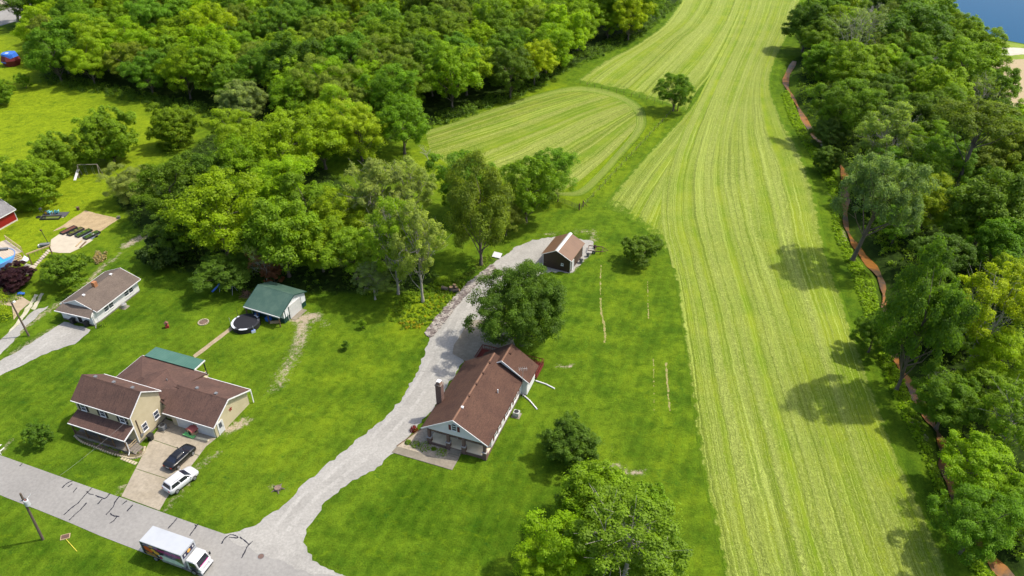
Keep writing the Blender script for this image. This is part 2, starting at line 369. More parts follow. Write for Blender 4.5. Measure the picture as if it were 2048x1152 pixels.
loft('pasture', [
    [(850, 262), (930, 236), (1010, 210), (1090, 190), (1150, 176)],
    [(860, 300), (950, 272), (1040, 244), (1130, 212), (1222, 184)],
    [(920, 352), (1020, 312), (1110, 270), (1190, 232), (1272, 202)],
    [(1105, 389), (1150, 368), (1195, 332), (1240, 290), (1290, 236)]],
    .0065, hay_mat('cut_hay_pasture', 40, 23.0, (.285, .320, .070), (.108, .175, .007), (.160, .212, .014), .85, ''), 40)
loft('pasture', [
    [(1110, 391), (1165, 390), (1203, 359), (1242, 316), (1281, 271), (1293, 245), (1285, 214), (1250, 191), (1195, 175), (1140, 173), (1060, 192), (960, 227), (850, 262)],
    [(1100, 384), (1152, 381), (1188, 352), (1226, 311), (1262, 269), (1273, 245), (1266, 220), (1238, 200), (1190, 186), (1140, 184), (1064, 202), (964, 236), (854, 272)]],
    .0095, hay_mat('cut_hay_rim', 6, 57.0, (.26, .31, .065), (.090, .160, .007), (.140, .200, .014), .8, 'lr', ragged=1.4), 6)

# ---------------------------------------------------------------- road, drives, paths
ROAD_M = mat('pale_asphalt', (.236, .226, .208), .9, (.202, .193, .179), .10, .15, spec=.2, fine=2.2, fa=.10)
GRAVEL_M = mat('limestone_gravel', (.290, .278, .252), .95, (.240, .230, .208), .22, .5, spec=.1, fine=3.0)
CONC_M = mat('beige_concrete', (.29, .25, .19), .9, (.235, .20, .145), .28, .1, spec=.2, fine=2.0)
CONC2_M = mat('grey_concrete', (.225, .195, .15), .9, (.165, .145, .11), .3, .1, spec=.2, fine=2.0)
r1, r2, f1, f2 = np.array(at(0, 990)), np.array(at(400, 1152)), np.array(at(0, 911)), np.array(at(690, 1152))
rd = (r2 - r1) / np.linalg.norm(r2 - r1); fd = (f2 - f1) / np.linalg.norm(f2 - f1)
b = MB(); nr = 90; rg = random.Random(2)
near = [r1 + rd * t for t in np.linspace(-230, 260, nr)]; far = [f1 + fd * t for t in np.linspace(-230, 280, nr)]
rows = [[(*(near[i] * (1 - w) + far[i] * w + rd[::-1] * [-1, 1] * (rg.uniform(-.06, .06) if w in (0, 1) else 0)), .030) for i in range(nr)] for w in (0, .5, 1)]
b.add(sum(rows, []), [(j * nr + i, j * nr + i + 1, (j + 1) * nr + i + 1, (j + 1) * nr + i) for j in range(2) for i in range(nr - 1)])
tag(b.build('road', ROAD_M), kind='structure')
sheet('gravel_driveway', pts((468, 1064), (520, 1045), (565, 1012), (598, 978), (642, 940), (705, 888), (765, 842), (805, 795), (838, 738), (860, 672), (884, 640), (905, 612), (930, 575), (960, 545), (985, 528), (1010, 510), (1035, 492), (1065, 480), (1115, 474), (1185, 482), (1188, 500), (1168, 520), (1145, 545), (1090, 545), (1045, 570), (1000, 610), (968, 660), (935, 700), (924, 728), (894, 774), (868, 815), (826, 860), (790, 905), (755, 935), (690, 972), (645, 1012), (618, 1050), (606, 1085), (614, 1106), (640, 1132), (700, 1160), (600, 1140), (500, 1098), (440, 1068)), .036, GRAVEL_M, ragged=.28, seed=4, seg=.6)
sheet('garage_apron', pts((905, 708), (908, 690), (930, 655), (945, 640), (1010, 640), (1030, 690), (985, 715), (930, 722)), .044, CONC2_M, ragged=.05, seed=2, seg=1.5)
sheet('gravel_drive', pts((0, 752), (-60, 790), (-60, 745), (0, 722), (40, 700), (90, 668), (128, 644), (158, 652), (182, 660), (150, 688), (105, 702), (60, 722)), .034, GRAVEL_M, ragged=.2, seed=8, seg=.8)
sheet('gravel_track', pts((-30, 705), (30, 655), (68, 622), (98, 612), (60, 645), (20, 690), (-30, 735)), .030, GRAVEL_M, ragged=.3, seed=18, seg=.8)
sheet('gravel_track', pts((10, 672), (40, 634), (62, 600), (70, 588), (76, 590), (64, 612), (44, 642), (20, 670)), .026, mat('dusty_gravel', (.40, .37, .28), .95, (.30, .29, .17), .6, .3, fine=3.), ragged=.2, seed=28, seg=.8)
sheet('gravel_track', pts((62, 618), (74, 600), (82, 586), (88, 587), (80, 603), (70, 620)), .026, MATS['dusty_gravel'], ragged=.15, seed=38, seg=.8)
# creek bed and water
cw = [.66 + .30 * math.sin(i * .55) + .22 * math.sin(i * 1.7) for i in range(len(CREEK))]
nrm = np.gradient(CREEK, axis=0); nrm = np.c_[-nrm[:, 1], nrm[:, 0]] / np.linalg.norm(nrm, axis=1)[:, None]
WT = NT('rusty_creek_water'); p = WT.pos()
WT.set(Base_Color=WT.mix(WT.step(WT.noise(p, .16, 6, .7, .5), .40, .62), (.23, .092, .014), (.062, .040, .022)), Roughness=.32, Specular_IOR_Level=.3)
WT.bump(WT.noise(p, 3.0, 3), .25, .05)
b = MB(); n = len(CREEK); b.add([(*(CREEK[i] + nrm[i] * cw[i]), -.72) for i in range(n)] + [(*(CREEK[i] - nrm[i] * cw[i]), -.72) for i in range(n)], [(i, i + 1, n + i + 1, n + i) for i in range(n - 1)])
o = b.build('creek_water', WT.m); tag(o, kind='structure')
# pond, its bank and the track and ploughed field beside it
PW = NT('pond_water'); PW.set(Base_Color=(.005, .056, .125, 1), Roughness=.05, Specular_IOR_Level=.012)
PW.bump(PW.noise(PW.pos(), 1.1, 3), .12, .05)
sheet('pond_water', pts((1870, -40), (1900, 5), (1935, 40), (1972, 68), (2010, 80), (2060, 90), (2400, 110), (2600, -60), (2300, -190), (1900, -190), (1840, -100)), .020, PW.m)
sheet('bank_grass_ground', pts((1890, 20), (1935, 43), (1972, 70), (2010, 82), (2060, 92), (2400, 112), (2400, 220), (2000, 200), (1900, 150)), .010, mat('bank_grass', (.17, .225, .012), .9, (.11, .17, .01), .3, .3, fine=2.), ragged=.3, seed=3)
sheet('farm_track', pts((1840, 105), (1900, 92), (1984, 92), (2048, 97), (2400, 118), (2400, 132), (2048, 109), (1996, 112), (1960, 118), (1900, 120), (1850, 130), (1825, 118)), .022, mat('pale_track', (.43, .40, .33), .9, (.36, .33, .26), .5, .2, fine=2.), ragged=.3, seed=13)
PL = NT('ploughed_soil'); p = PL.pos()
wv = PL.n('TexWave', {'Vector': PL.math('ADD', p, 0.0) if False else p, 'Scale': .62, 'Distortion': 2.0, 'Detail': 2.0, 'Detail Scale': .12}, out=1, wave_type='RINGS')
PL.set(Base_Color=PL.mix(PL.step(wv, .25, .75), (.27, .205, .115), (.36, .285, .165)), Roughness=.95); PL.bump(wv, .4, .15)
sheet('ploughed_field', pts((1985, 128), (2010, 120), (2048, 118), (2400, 145), (2500, 420), (2200, 330), (2048, 235), (2020, 205), (1995, 170)), .018, PL.m, ragged=.4, seed=5)
sheet('back_road', pts((-200, 118), (-60, 72), (0, 52), (35, 42), (60, 20), (120, -40), (60, -40), (20, 15), (-60, 45), (-200, 85)), .022, ROAD_M)
sheet('gravel_lot', pts((-60, 36), (0, 14), (50, -8), (105, -60), (-60, -60)), .016, mat('lot_gravel', (.36, .32, .25), .9, (.22, .2, .12), .4, .2), ragged=.4, seed=9)
def strip(name, line, w, z, m, seed, jag=.5, gap=0.0):
    """a narrow ragged band along a line, broken here and there"""
    rg = random.Random(seed); P = [at(*p) for p in line]; P = spline(P, max(6, int(sum(math.hypot(P[i + 1][0] - P[i][0], P[i + 1][1] - P[i][1]) for i in range(len(P) - 1)) / .35)))
    d = np.gradient(P, axis=0); d = np.c_[-d[:, 1], d[:, 0]] / (np.linalg.norm(d, axis=1)[:, None] + 1e-9); b = MB(); n = len(P)
    A_ = [(*(P[i] + d[i] * w * (1 + rg.uniform(-jag, jag))), z) for i in range(n)]; B_ = [(*(P[i] - d[i] * w * (1 + rg.uniform(-jag, jag))), z) for i in range(n)]
    b.add(A_ + B_, [(i, i + 1, n + i + 1, n + i) for i in range(n - 1) if rg.random() >= gap])
    o = b.build(name, m); o['kind'] = 'structure'
    return o
SCUFF = mat('dry_scuffed_soil', (.235, .20, .075), .95, (.13, .165, .02), 1.6, .2, lo=.42, hi=.6)
for i, (ln, w_, g_) in enumerate([([(1201, 596), (1202, 620), (1208, 650), (1210, 668), (1209, 688)], .15, .06), ([(1202, 530), (1201, 560), (1201, 590)], .10, .35), ([(1332, 725), (1336, 780), (1340, 822)], .12, .1), ([(1295, 560), (1297, 640)], .08, .45), ([(1307, 715), (1308, 825)], .09, .4)]):
    strip('scuffed_soil_ground', ln, w_, .014, SCUFF, i, .8, g_)
RUT = mat('packed_gravel', (.305, .293, .266), .95, (.255, .244, .220), .5, .2, fine=3.)
for k in (-1, 1):
    strip('wheel_track_ground', [(560 + k * 14, 1062), (612 + k * 16, 1000), (668 + k * 16, 955), (740 + k * 16, 895), (800 + k * 15, 830), (846 + k * 14, 765), (876 + k * 12, 710), (908 + k * 10, 645), (940 + k * 9, 595), (985 + k * 8, 545), (1030 + k * 7, 505)], .30, .0408, RUT, 40 + k, .35, .04)
    strip('wheel_track_ground', [(20 + k * 10, 733), (80 + k * 10, 690), (130 + k * 9, 665)], .28, .0388, RUT, 50 + k, .4, .05)
# tarred cracks on the road
TAR = mat('black_tar', (.012, .012, .02), .5)
def zc(x, y): return (x / 3.657, 880 + y / 3.657)
cracks = [[(680, 345), (640, 385), (600, 430), (565, 468), (520, 500), (468, 550)], [(635, 460), (590, 510), (545, 550), (505, 588)], [(636, 375), (650, 392), (685, 402)], [(697, 407), (735, 420), (770, 428), (805, 393)], [(748, 432), (716, 470)],
          [(878, 410), (845, 450), (825, 495), (775, 548)], [(807, 538), (830, 555), (872, 562)], [(855, 562), (835, 590), (802, 612)], [(455, 352), (490, 318), (530, 300)], [(497, 345), (528, 322)], [(535, 385), (565, 350)], [(890, 475), (930, 445)], [(930, 522), (972, 475)],
          [(1295, 573), (1265, 610), (1228, 648)], [(1447, 615), (1425, 650), (1388, 700)], [(1620, 762), (1640, 725), (1680, 695), (1715, 697), (1745, 715)], [(1675, 712), (1740, 718)], [(1755, 712), (1790, 738), (1822, 765)], [(1848, 742), (1810, 780), (1790, 820), (1768, 865)], [(145, 192), (165, 170)], [(1425, 620), (1438, 632)]]
rg = random.Random(7); b = MB()
for c in cracks:
    q = [at(*zc(*k)) for k in c]; P = spline(q, max(4, 4 * len(q))); w = [rg.uniform(.04, .10) for _ in P]
    d = np.gradient(P, axis=0); d = np.c_[-d[:, 1], d[:, 0]] / (np.linalg.norm(d, axis=1)[:, None] + 1e-9)
    P = P + np.array([[rg.uniform(-.03, .03), rg.uniform(-.03, .03)] for _ in P]); n = len(P)
    b.add([(*(P[i] + d[i] * w[i]), .0465) for i in range(n)] + [(*(P[i] - d[i] * w[i]), .0465) for i in range(n)], [(i, i + 1, n + i + 1, n + i) for i in range(n - 1)])
tag(b.build('road_crack_markings', TAR), kind='structure')
# ================================================================ TREES
LEAF = NT('tree_leaves')
oi = LEAF.n('ObjectInfo', out=1); tint = LEAF.attr('tint')
tcol = LEAF.n('CombineColor', {0: LEAF.n('MapRange', {'Value': tint, 'To Min': .58, 'To Max': 1.52}), 1: LEAF.n('MapRange', {'Value': tint, 'To Min': .60, 'To Max': 1.46}), 2: LEAF.n('MapRange', {'Value': tint, 'To Min': .9, 'To Max': 1.05})})
lc = LEAF.mix(1.0, oi, tcol, 'MULTIPLY')
LEAF.set(Base_Color=lc, Roughness=.55, Specular_IOR_Level=.22)
tr = LEAF.t.nodes.new('ShaderNodeBsdfTranslucent'); LEAF.t.links.new(LEAF.mix(1.0, lc, (1.25, 1.2, .5), 'MULTIPLY'), tr.inputs[0])
ms = LEAF.t.nodes.new('ShaderNodeMixShader'); ms.inputs[0].default_value = .48
LEAF.t.links.new(LEAF.b.outputs[0], ms.inputs[1]); LEAF.t.links.new(tr.outputs[0], ms.inputs[2]); LEAF.t.links.new(ms.outputs[0], LEAF.out.inputs[0])
BARK = mat('grey_bark', (.13, .105, .08), .95, (.075, .06, .048), 2.5, .6, stretch=(1, 1, .25))
PALE_BARK = mat('pale_bark', (.34, .31, .26), .95, (.20, .18, .15), 2.5, .4, stretch=(1, 1, .3))

def unit(v): return v / (np.linalg.norm(v, axis=-1, keepdims=True) + 1e-9)
def leaf_mesh(name, C, Nn, T, size, rg, aspect=.62):
    """one folded diamond leaf spray per row of C, facing Nn"""
    n = len(C); Nn = unit(Nn); r = unit(rg.normal(size=(n, 3)))
    a = unit(np.cross(Nn, r)); b = np.cross(Nn, a); sz = (size * rg.uniform(.65, 1.35, n))[:, None]
    V = np.stack([C - a * sz * .5, C + b * sz * aspect * .5 + Nn * sz * .10, C + a * sz * .5 - Nn * sz * .12, C - b * sz * aspect * .5 + Nn * sz * .10], 1).reshape(-1, 3)
    F = np.arange(n * 4).reshape(n, 4)
    me = bpy.data.meshes.new(name); fill_mesh(me, V, F)
    at_ = me.attributes.new('tint', 'FLOAT', 'FACE'); at_.data.foreach_set('value', np.clip(T, 0, 1).astype(np.float32))
    me.materials.append(LEAF.m); return me
def crown_pts(rg, R, HC, z0, lobes, nc, nl, lobe_r=(.36, .50), clump=(.26, .42), low=-.35, shape='round', flat=.8, droop=0.0):
    """points, facings and tints of a crown that hangs together as lobes > clumps > leaf sprays; also the lobe centres"""
    i = np.arange(lobes) + .5; z = 1 - (1 - low) * i / lobes; ph = i * 2.399963 + rg.uniform(0, 6)
    d = np.c_[np.sqrt(np.maximum(0, 1 - z * z)) * np.cos(ph), np.sqrt(np.maximum(0, 1 - z * z)) * np.sin(ph), z] + rg.normal(size=(lobes, 3)) * .16
    lr = rg.uniform(*lobe_r, lobes) * R
    fac = rg.uniform(.66, 1.22, lobes)[:, None]
    L = d * np.array([R, R, HC / 2]) * .66 * fac
    if shape == 'column': L[:, :2] *= (1 - .5 * np.clip(L[:, 2:] / (HC / 2), -1, 1))
    if shape == 'vase': L[:, :2] *= (1 + .35 * np.clip(L[:, 2:] / (HC / 2), -1, 1))
    L = np.vstack([L, [[0, 0, 0]]]); lr = np.append(lr, R * .5)
    P, N, T = [], [], []
    for c, r in zip(L, lr):
        dd = unit(rg.normal(size=(nc, 3)) + unit(c[None] + [0, 0, R * .25]) * .75)
        cc = c + dd * (r * rg.uniform(.62, 1.1, nc))[:, None] * [1, 1, min(1.0, HC / (2 * R) * 1.0) * .95]
        cr = r * rg.uniform(*clump, nc); ct = rg.uniform(.22, .70) * .45 + rg.uniform(.15, .78, nc) * .55
        for q, qr, qt, qd in zip(cc, cr, ct, dd):
            m = max(6, int(2.5 * nl * (qr / (R * .15)) ** 1.5 * rg.uniform(.7, 1.3)))
            e = unit(rg.normal(size=(m, 3)) + (qd * .5 + np.array([0, 0, .55])))
            rad = qr * rg.uniform(.30, 1.15, m) ** .6 * np.where(rg.random(m) < .10, rg.uniform(1.1, 1.7, m), 1.0)
            pp = q + e * rad[:, None] * ([1.1, 1.1, flat] * rg.uniform(.75, 1.3, 3)) + rg.normal(size=(m, 3)) * qr * .04
            pp[:, 2] -= droop * np.hypot(*(pp[:, :2]).T) * .1
            P.append(pp); N.append(e * .8 + [.12, -.05, .5] + rg.normal(size=(m, 3)) * .34); T.append(qt + rg.normal(size=m) * .14)
    P = np.concatenate(P); P[:, 2] += z0 + HC / 2
    L = L.copy(); L[:, 2] += z0 + HC / 2
    return P, np.concatenate(N), np.concatenate(T), L
def trunk_mesh(name, rg, L, z0, r0, m, R, fork=1, lean=(0, 0), twigs=0, base=None):
    b = MB(); top = L[:, 2].max()
    for k in range(fork):
        off = np.array([math.cos(k * 2.4), math.sin(k * 2.4)]) * (r0 * 1.1 if fork > 1 else 0); ln = np.array(lean) + (off * 3 if fork > 1 else 0)
        hz = z0 + (top - z0) * (.62 if fork == 1 else .55)
        zz = np.array([-.3, .05, .5, z0 * .5, z0, (z0 + hz) / 2, hz]); zz.sort()
        path = [(*(off + ln * (max(z, 0) / max(hz, 1)) + rg.normal(size=2) * .10 * (z > .6)), z) for z in zz]
        rr = [r0 * f / (1 if fork == 1 else 1.35) for f in (1.55, 1.35, 1.05, .92, .8, .52, .22)]
        b.tube(path, rr, 8)
        for q in L[k::fork]:
            zs = min(hz * .95, max(z0 * .7, q[2] - abs(rg.normal()) * R * .4 - R * .35)); t = np.interp(zs, [p_[2] for p_ in path], range(len(path))); i = min(int(t), len(path) - 2)
            s0 = np.array(path[i]) * (1 - t + i) + np.array(path[i + 1]) * (t - i)
            mid = (s0 + q) / 2 + np.array([0, 0, -.06 * R]) + rg.normal(size=3) * .05 * R
            rl = r0 * rg.uniform(.26, .42)
            b.tube([s0, mid, q], [rl, rl * .68, rl * .18], 5, caps=False)
            for _ in range(twigs):
                e = q + unit(rg.normal(size=3) + [0, 0, .35]) * R * rg.uniform(.35, .62); s1 = mid + (q - mid) * rg.uniform(.1, .9)
                m2 = (s1 + e) / 2 + rg.normal(size=3) * .05 * R
                b.tube([s1, m2, e], [rl * .34, rl * .22, .012], 4, caps=False)
    me = bpy.data.meshes.new(name); me.from_pydata(b.v, [], b.f)
    for pl in me.polygons: pl.use_smooth = True
    me.materials.append(m); return me
PROTO = {}
def proto(key, seed, R, HC, z0, lobes, nc, nl, leaf, r0=.28, bark=None, fork=1, lean=(0, 0), twigs=0, trunk=True, **kw):
    rg = np.random.default_rng(seed)
    P, N, T, L = crown_pts(rg, R, HC, z0, lobes, nc, nl, **kw)
    P[:, :2] += np.array(lean) * .8
    L[:, :2] += np.array(lean) * .8
    P[:, 2] = np.maximum(P[:, 2], .12)
    cm = leaf_mesh('crown', P, N, T, leaf * .80, rg, .56)
    tm = trunk_mesh('trunk', rg, L, z0, r0, bark or BARK, R, fork, lean, twigs) if trunk else None
    w = np.percentile(P[:, 0], 99.5) - np.percentile(P[:, 0], .5); w2 = np.percentile(P[:, 1], 99.5) - np.percentile(P[:, 1], .5)
    PROTO[key] = dict(crown=cm, trunk=tm, w=(w + w2) / 2, zc=float(np.mean([np.percentile(P[:, 2], 2), np.percentile(P[:, 2], 98)])), n=len(P))
# broad round crowns of the wood
for i_ in range(4):
    proto(('broad', i_), 10 + i_, 6.0, 10.8, 1.7, 18, 9, 58 + 14 * i_, (.46, .38, .34, .42)[i_], lobe_r=(.32, .46), low=-.8)
for i_ in range(3):                                          # big billowing walnut-like crowns with clear lobes
    proto(('lobed', i_), 30 + i_, 6.2, 11.2, 1.8, 23, 7, 84 + 12 * i_, (.40, .36, .33)[i_], lobe_r=(.27, .40), clump=(.30, .50), low=-.8, flat=.7)
for i_ in range(2):                                          # tall thin crowns, sky and limbs show through
    proto(('airy', i_), 50 + i_, 4.6, 12.5, 2.4, 22, 6, 74, .30, r0=.24, bark=PALE_BARK, lobe_r=(.27, .40), clump=(.28, .46), low=-.9, twigs=4)
proto(('sparse', 0), 61, 5.0, 9.5, 3.8, 14, 5, 24, .32, r0=.22, bark=PALE_BARK, lobe_r=(.26, .36), low=-.5, twigs=9)
for i_ in range(2):                                          # dense lawn trees, foliage down to the grass
    proto(('dome', i_), 70 + i_, 5.0, 8.8, .5, 26, 11, 84, .34, r0=.24, lobe_r=(.34, .44), clump=(.24, .36), low=-.95)
proto(('maple', 0), 81, 8.2, 12.0, 1.8, 46, 12, 120, .32, r0=.42, lobe_r=(.27, .37), clump=(.24, .38), low=-.9, flat=.76)
proto(('umbrella', 0), 83, 6.2, 6.5, 8.5, 16, 8, 80, .32, r0=.27, lobe_r=(.24, .36), low=-.1, flat=.55, twigs=2)
proto(('willow', 0), 85, 6.2, 8.5, 4.6, 24, 8, 96, .32, r0=.34, fork=1, lean=(1.6, -.6), lobe_r=(.26, .38), low=-.4, droop=1.0, twigs=2)
proto(('forked', 0), 87, 6.2, 9.0, 5.0, 17, 7, 96, .34, r0=.25, bark=PALE_BARK, fork=3, lobe_r=(.26, .38), low=-.35, flat=.65, twigs=3)
proto(('shrub', 0), 91, 3.0, 3.6, .1, 20, 9, 48, .34, r0=.12, lobe_r=(.36, .48), clump=(.26, .40), low=-.9)
proto(('shrub', 1), 92, 3.0, 4.2, .25, 16, 9, 40, .30, r0=.12, lobe_r=(.32, .46), low=-.7)
proto(('cone', 0), 95, 1.0, 3.4, .1, 15, 6, 30, .20, r0=.08, lobe_r=(.36, .5), low=-.95, shape='column')
proto(('cedar', 0), 96, 2.6, 9.5, .6, 26, 8, 34, .34, r0=.16, lobe_r=(.30, .42), low=-.95, shape='column')
proto(('small', 0), 97, 2.6, 4.8, .8, 15, 7, 42, .32, r0=.11, lobe_r=(.32, .46), low=-.8)
def bare_mesh(name, seed, h, R):
    rg = np.random.default_rng(seed); b = MB()
    def grow(p, d, ln, r, lv):
        e = p + d * ln; m = (p + e) / 2 + rg.normal(size=3) * ln * .06
        b.tube([p, m, e], [r, r * .75, r * .5 if lv else .015], 6 if lv > 2 else 4, caps=False)
        if lv == 0: return
        for _ in range(int(rg.integers(3, 5))):
            s = p + (e - p) * rg.uniform(.45, 1.0); nd = unit(d + rg.normal(size=3) * .55 + [0, 0, .12]); grow(s, nd, ln * rg.uniform(.5, .75), r * .52, lv - 1)
    grow(np.zeros(3), unit(np.array([.15, 0, 1.])), h * .45, R, 4)
    me = bpy.data.meshes.new(name); me.from_pydata(b.v, [], b.f); me.materials.append(mat('bleached_wood', (.42, .39, .34), .95, (.3, .27, .23), 2.))
    return me
COLS = dict(bright=(.215, .350, .006), lime=(.262, .365, .008), mid=(.155, .262, .010), green=(.122, .240, .011), dark=(.092, .172, .011), deep=(.050, .100, .011), olive=(.155, .222, .020), grey=(.172, .250, .064), blue=(.105, .182, .034), pale=(.220, .300, .060), maple=(.082, .160, .014), plum=(.044, .014, .018), rust=(.20, .085, .034))
CNAME = dict(bright='bright green', lime='yellow green', mid='mid green', green='fresh green', dark='dark green', deep='very dark green', olive='olive green', grey='grey green', blue='bluish green', pale='pale green', maple='deep green', plum='dark purple', rust='rusty brown')
TRG = random.Random(5)
def tree(x, y, w, kind, colr, label, cat='tree', name='broadleaf_tree', group=None, base=None, hs=1.0, var=None, rot=None):
    """a tree whose crown's middle is seen at x, y and is w wide in the photo; base: the foot of its trunk where the photo shows it"""
    vs = [k for k in PROTO if k[0] == kind]; pr = PROTO[vs[(var if var is not None else TRG.randrange(len(vs))) % len(vs)]]
    if base:
        bx, by = at(*base); s = 1.0
        for _ in range(5): s = w * depth_of(bx, by, pr['zc'] * s * hs) / FPX / pr['w']
        zc = pr['zc'] * s * hs; best = min(np.linspace(.55, 2.2, 120), key=lambda q: abs(photo_xy(bx, by, pr['zc'] * s * q)[1] - y)); hs = best
    else:
        s = 1.0
        for _ in range(8):
            zc = pr['zc'] * s * hs; bx, by = at(x, y, zc); s = w * depth_of(bx, by, zc) / FPX / pr['w']
    return plant_tree((bx, by), s, hs, pr, colr, label, cat, name, group, rot)
def plant_tree(xy, s, hs, pr, colr, label, cat='tree', name='broadleaf_tree', group=None, rot=None):
    t = thing(name, label, cat, (xy[0], xy[1], 0), TRG.uniform(0, 6.28) if rot is None else rot, group, (s, s * TRG.uniform(.94, 1.06), s * hs))
    c = bpy.data.objects.new('crown', pr['crown']); COL.objects.link(c); c.parent = t
    k = [TRG.uniform(.86, 1.14) for _ in range(2)]; q = COLS[colr] if isinstance(colr, str) else colr
    c.color = (1.12 * q[0] * k[0] * TRG.uniform(.92, 1.08), 1.12 * q[1] * k[0], q[2] * k[1], 1)
    if pr['trunk']:
        u = bpy.data.objects.new('trunk', pr['trunk']); COL.objects.link(u); u.parent = t
    return t
# ---------------------------------------------------------------- lawn and grove trees, one by one
OW = 'orchard trees on the far lawn'
T = tree
T(66, 362, 116, 'dome', 'mid', 'dense round tree nearest the red barn, foliage down to the grass', group=OW, var=0)
T(106, 306, 98, 'dome', 'mid', 'round green tree half hidden behind the nearest one beside the red barn', group=OW, var=1)
T(210, 268, 126, 'dome', 'mid', 'biggest of the round lawn trees, standing over the wooden swing frame', group=OW, var=1)
T(348, 252, 98, 'dome', 'mid', 'round tree standing alone in the open lawn, grass all round it', group=OW, var=0)
T(-8, 180, 60, 'dome', 'mid', 'round tree cut off by the left edge of the photo, below the blue tarp', group=OW)
T(47, 160, 30, 'small', 'mid', 'slim young tree on the lawn below the blue-tarped cabin', name='young_tree')
T(22, 178, 17, 'small', 'mid', 'tiny sapling on the lawn, the smaller of two below the cabin', name='young_tree')
T(32, 22, 120, 'airy', 'dark', 'dark tree with a visible forked trunk beside the road in the top corner', base=(40, 52))
T(66, 30, 60, 'airy', 'mid', 'thin tree just behind the dark roadside tree in the top corner', base=(64, 48))
T(25, 552, 78, 'dome', 'plum', 'dark purple Japanese maple dome beside the pool deck', hs=.62, name='purple_maple')
T(128, 540, 106, 'shrub', 'dark', 'wide bushy tree between the garden pad and the white house', hs=.9, name='broad_bush', cat='bush')
T(78, 868, 50, 'small', 'dark', 'small dark tree alone in the front lawn beside the two-storey house', name='young_tree')
T(692, 691, 15, 'cone', 'dark', 'small clipped cone evergreen, the nearer of two on the lawn below the shed', name='cone_evergreen', cat='evergreen', base=(692, 700))
T(727, 648, 14, 'cone', 'mid', 'small cone evergreen nearest the green shed wood, the farther of two', name='cone_evergreen', cat='evergreen', base=(727, 657))
GV = 'trees of the grove behind the green shed'
T(258, 360, 94, 'lobed', 'pale', 'pale yellowish tree at the outermost tip of the grove beside the sand garden', group=GV, hs=.75)
T(335, 362, 136, 'broad', 'dark', 'broad dark tree at the grove tip, behind the pale one', group=GV)
T(425, 352, 104, 'broad', 'dark', 'dark crown wedged between the grove tip and the bright walnuts', group=GV)
T(432, 420, 185, 'lobed', 'bright', 'largest bright yellow-green tree at the front of the grove', group=GV, var=0)
T(350, 462, 112, 'broad', 'dark', 'shaded dark tree low at the grove front above the white house', group=GV, hs=.85)
T(325, 505, 88, 'shrub', 'deep', 'very dark rounded bush at the foot of the grove above the white house', group=GV, name='dark_bush', cat='bush')
T(445, 535, 130, 'broad', 'dark', 'low dark spreading tree in the grove shade behind the small swing set', group=GV, hs=.55)
T(492, 325, 125, 'lobed', 'bright', 'bright tree right behind the largest bright tree of the grove', group=GV, var=1)
T(482, 264, 118, 'lobed', 'bright', 'bright tree at the back of the grove nearest the open lawn', group=GV, var=2)
T(560, 285, 148, 'lobed', 'bright', 'wide bright tree in the middle back row of the grove', group=GV, var=0)
T(640, 262, 125, 'lobed', 'bright', 'bright tree with a visible leaning trunk beside the pasture bend', group=GV, var=1)
T(716, 250, 118, 'lobed', 'lime', 'yellow green tree second from the pasture corner, low branch hanging', group=GV, var=2)
T(803, 236, 122, 'broad', 'green', 'round deep green tree standing out at the pasture corner of the wood', group=GV, var=1)
T(482, 203, 98, 'dome', 'grey', 'rounded grey green tree at the wood edge behind the lone lawn tree', group=GV, var=1)
T(545, 372, 140, 'lobed', 'bright', 'bright tree directly behind the green shed wood, middle of the grove', group=GV, var=2)
T(608, 392, 128, 'broad', 'mid', 'mid green round crown between the bright and the thin grove trees', group=GV, var=2)
T(560, 462, 150, 'broad', 'mid', 'mid green tree leaning over the green shed roof', group=GV, var=0)
T(636, 478, 120, 'broad', 'mid', 'leafy mid green tree just behind the shed door gable', group=GV, var=3)
T(682, 425, 112, 'lobed', 'lime', 'yellowish tree among the thin trees with pale clumps', group=GV, var=1)
T(748, 372, 118, 'airy', 'pale', 'thin pale tree at the back of the grove facing the small hayfield', group=GV, var=0)
T(818, 372, 100, 'airy', 'pale', 'tall pale thin tree at the back corner of the grove', group=GV, var=1)
T(705, 492, 128, 'broad', 'mid', 'leafy green tree hanging over the lawn beside the shed drive', group=GV, var=1)
T(765, 470, 100, 'airy', 'mid', 'slender tree with a white bare trunk above the tall weeds', group=GV, var=1, base=(797, 588))
T(842, 478, 112, 'airy', 'pale', 'pale thin tree nearest the stone strip, trunk rising from weeds', group=GV, var=0, base=(846, 604))
T(788, 430, 110, 'sparse', 'pale', 'half bare tree with grey branches in the grove corner', group=GV)
T(745, 555, 74, 'airy', 'grey', 'low drooping greyish sapling at the grove front above the weeds', group=GV, name='young_tree', hs=.7)
T(525, 520, 62, 'sparse', 'rust', 'withered brown tree with dead leaves behind the green shed', group=GV, name='withered_tree')
T(545, 545, 44, 'small', 'rust', 'small withered brown bush touching the green shed roof', group=GV, name='withered_bush', cat='bush')
CL = 'trees clustered beside the farm gate'
T(928, 352, 136, 'lobed', 'green', 'dark green tree at the outer side of the gate cluster facing the grove', group=CL, var=1)
T(985, 390, 158, 'broad', 'olive', 'olive tree with a thick leaning trunk above the stone strip', group=CL, var=2, base=(962, 530))
T(1035, 368, 128, 'lobed', 'mid', 'mid green tree in the middle of the gate cluster', group=CL, var=0, base=(1052, 445))
T(1096, 335, 110, 'lobed', 'green', 'tall dark tree of the cluster nearest the farm gate', group=CL, var=2)
T(1012, 430, 70, 'broad', 'olive', 'lowest hanging olive crown of the gate cluster', group=CL)
T(1045, 604, 196, 'maple', 'maple', 'huge dense deep green maple between brown-roofed house and brown barn', name='shade_tree', base=(1045, 690))
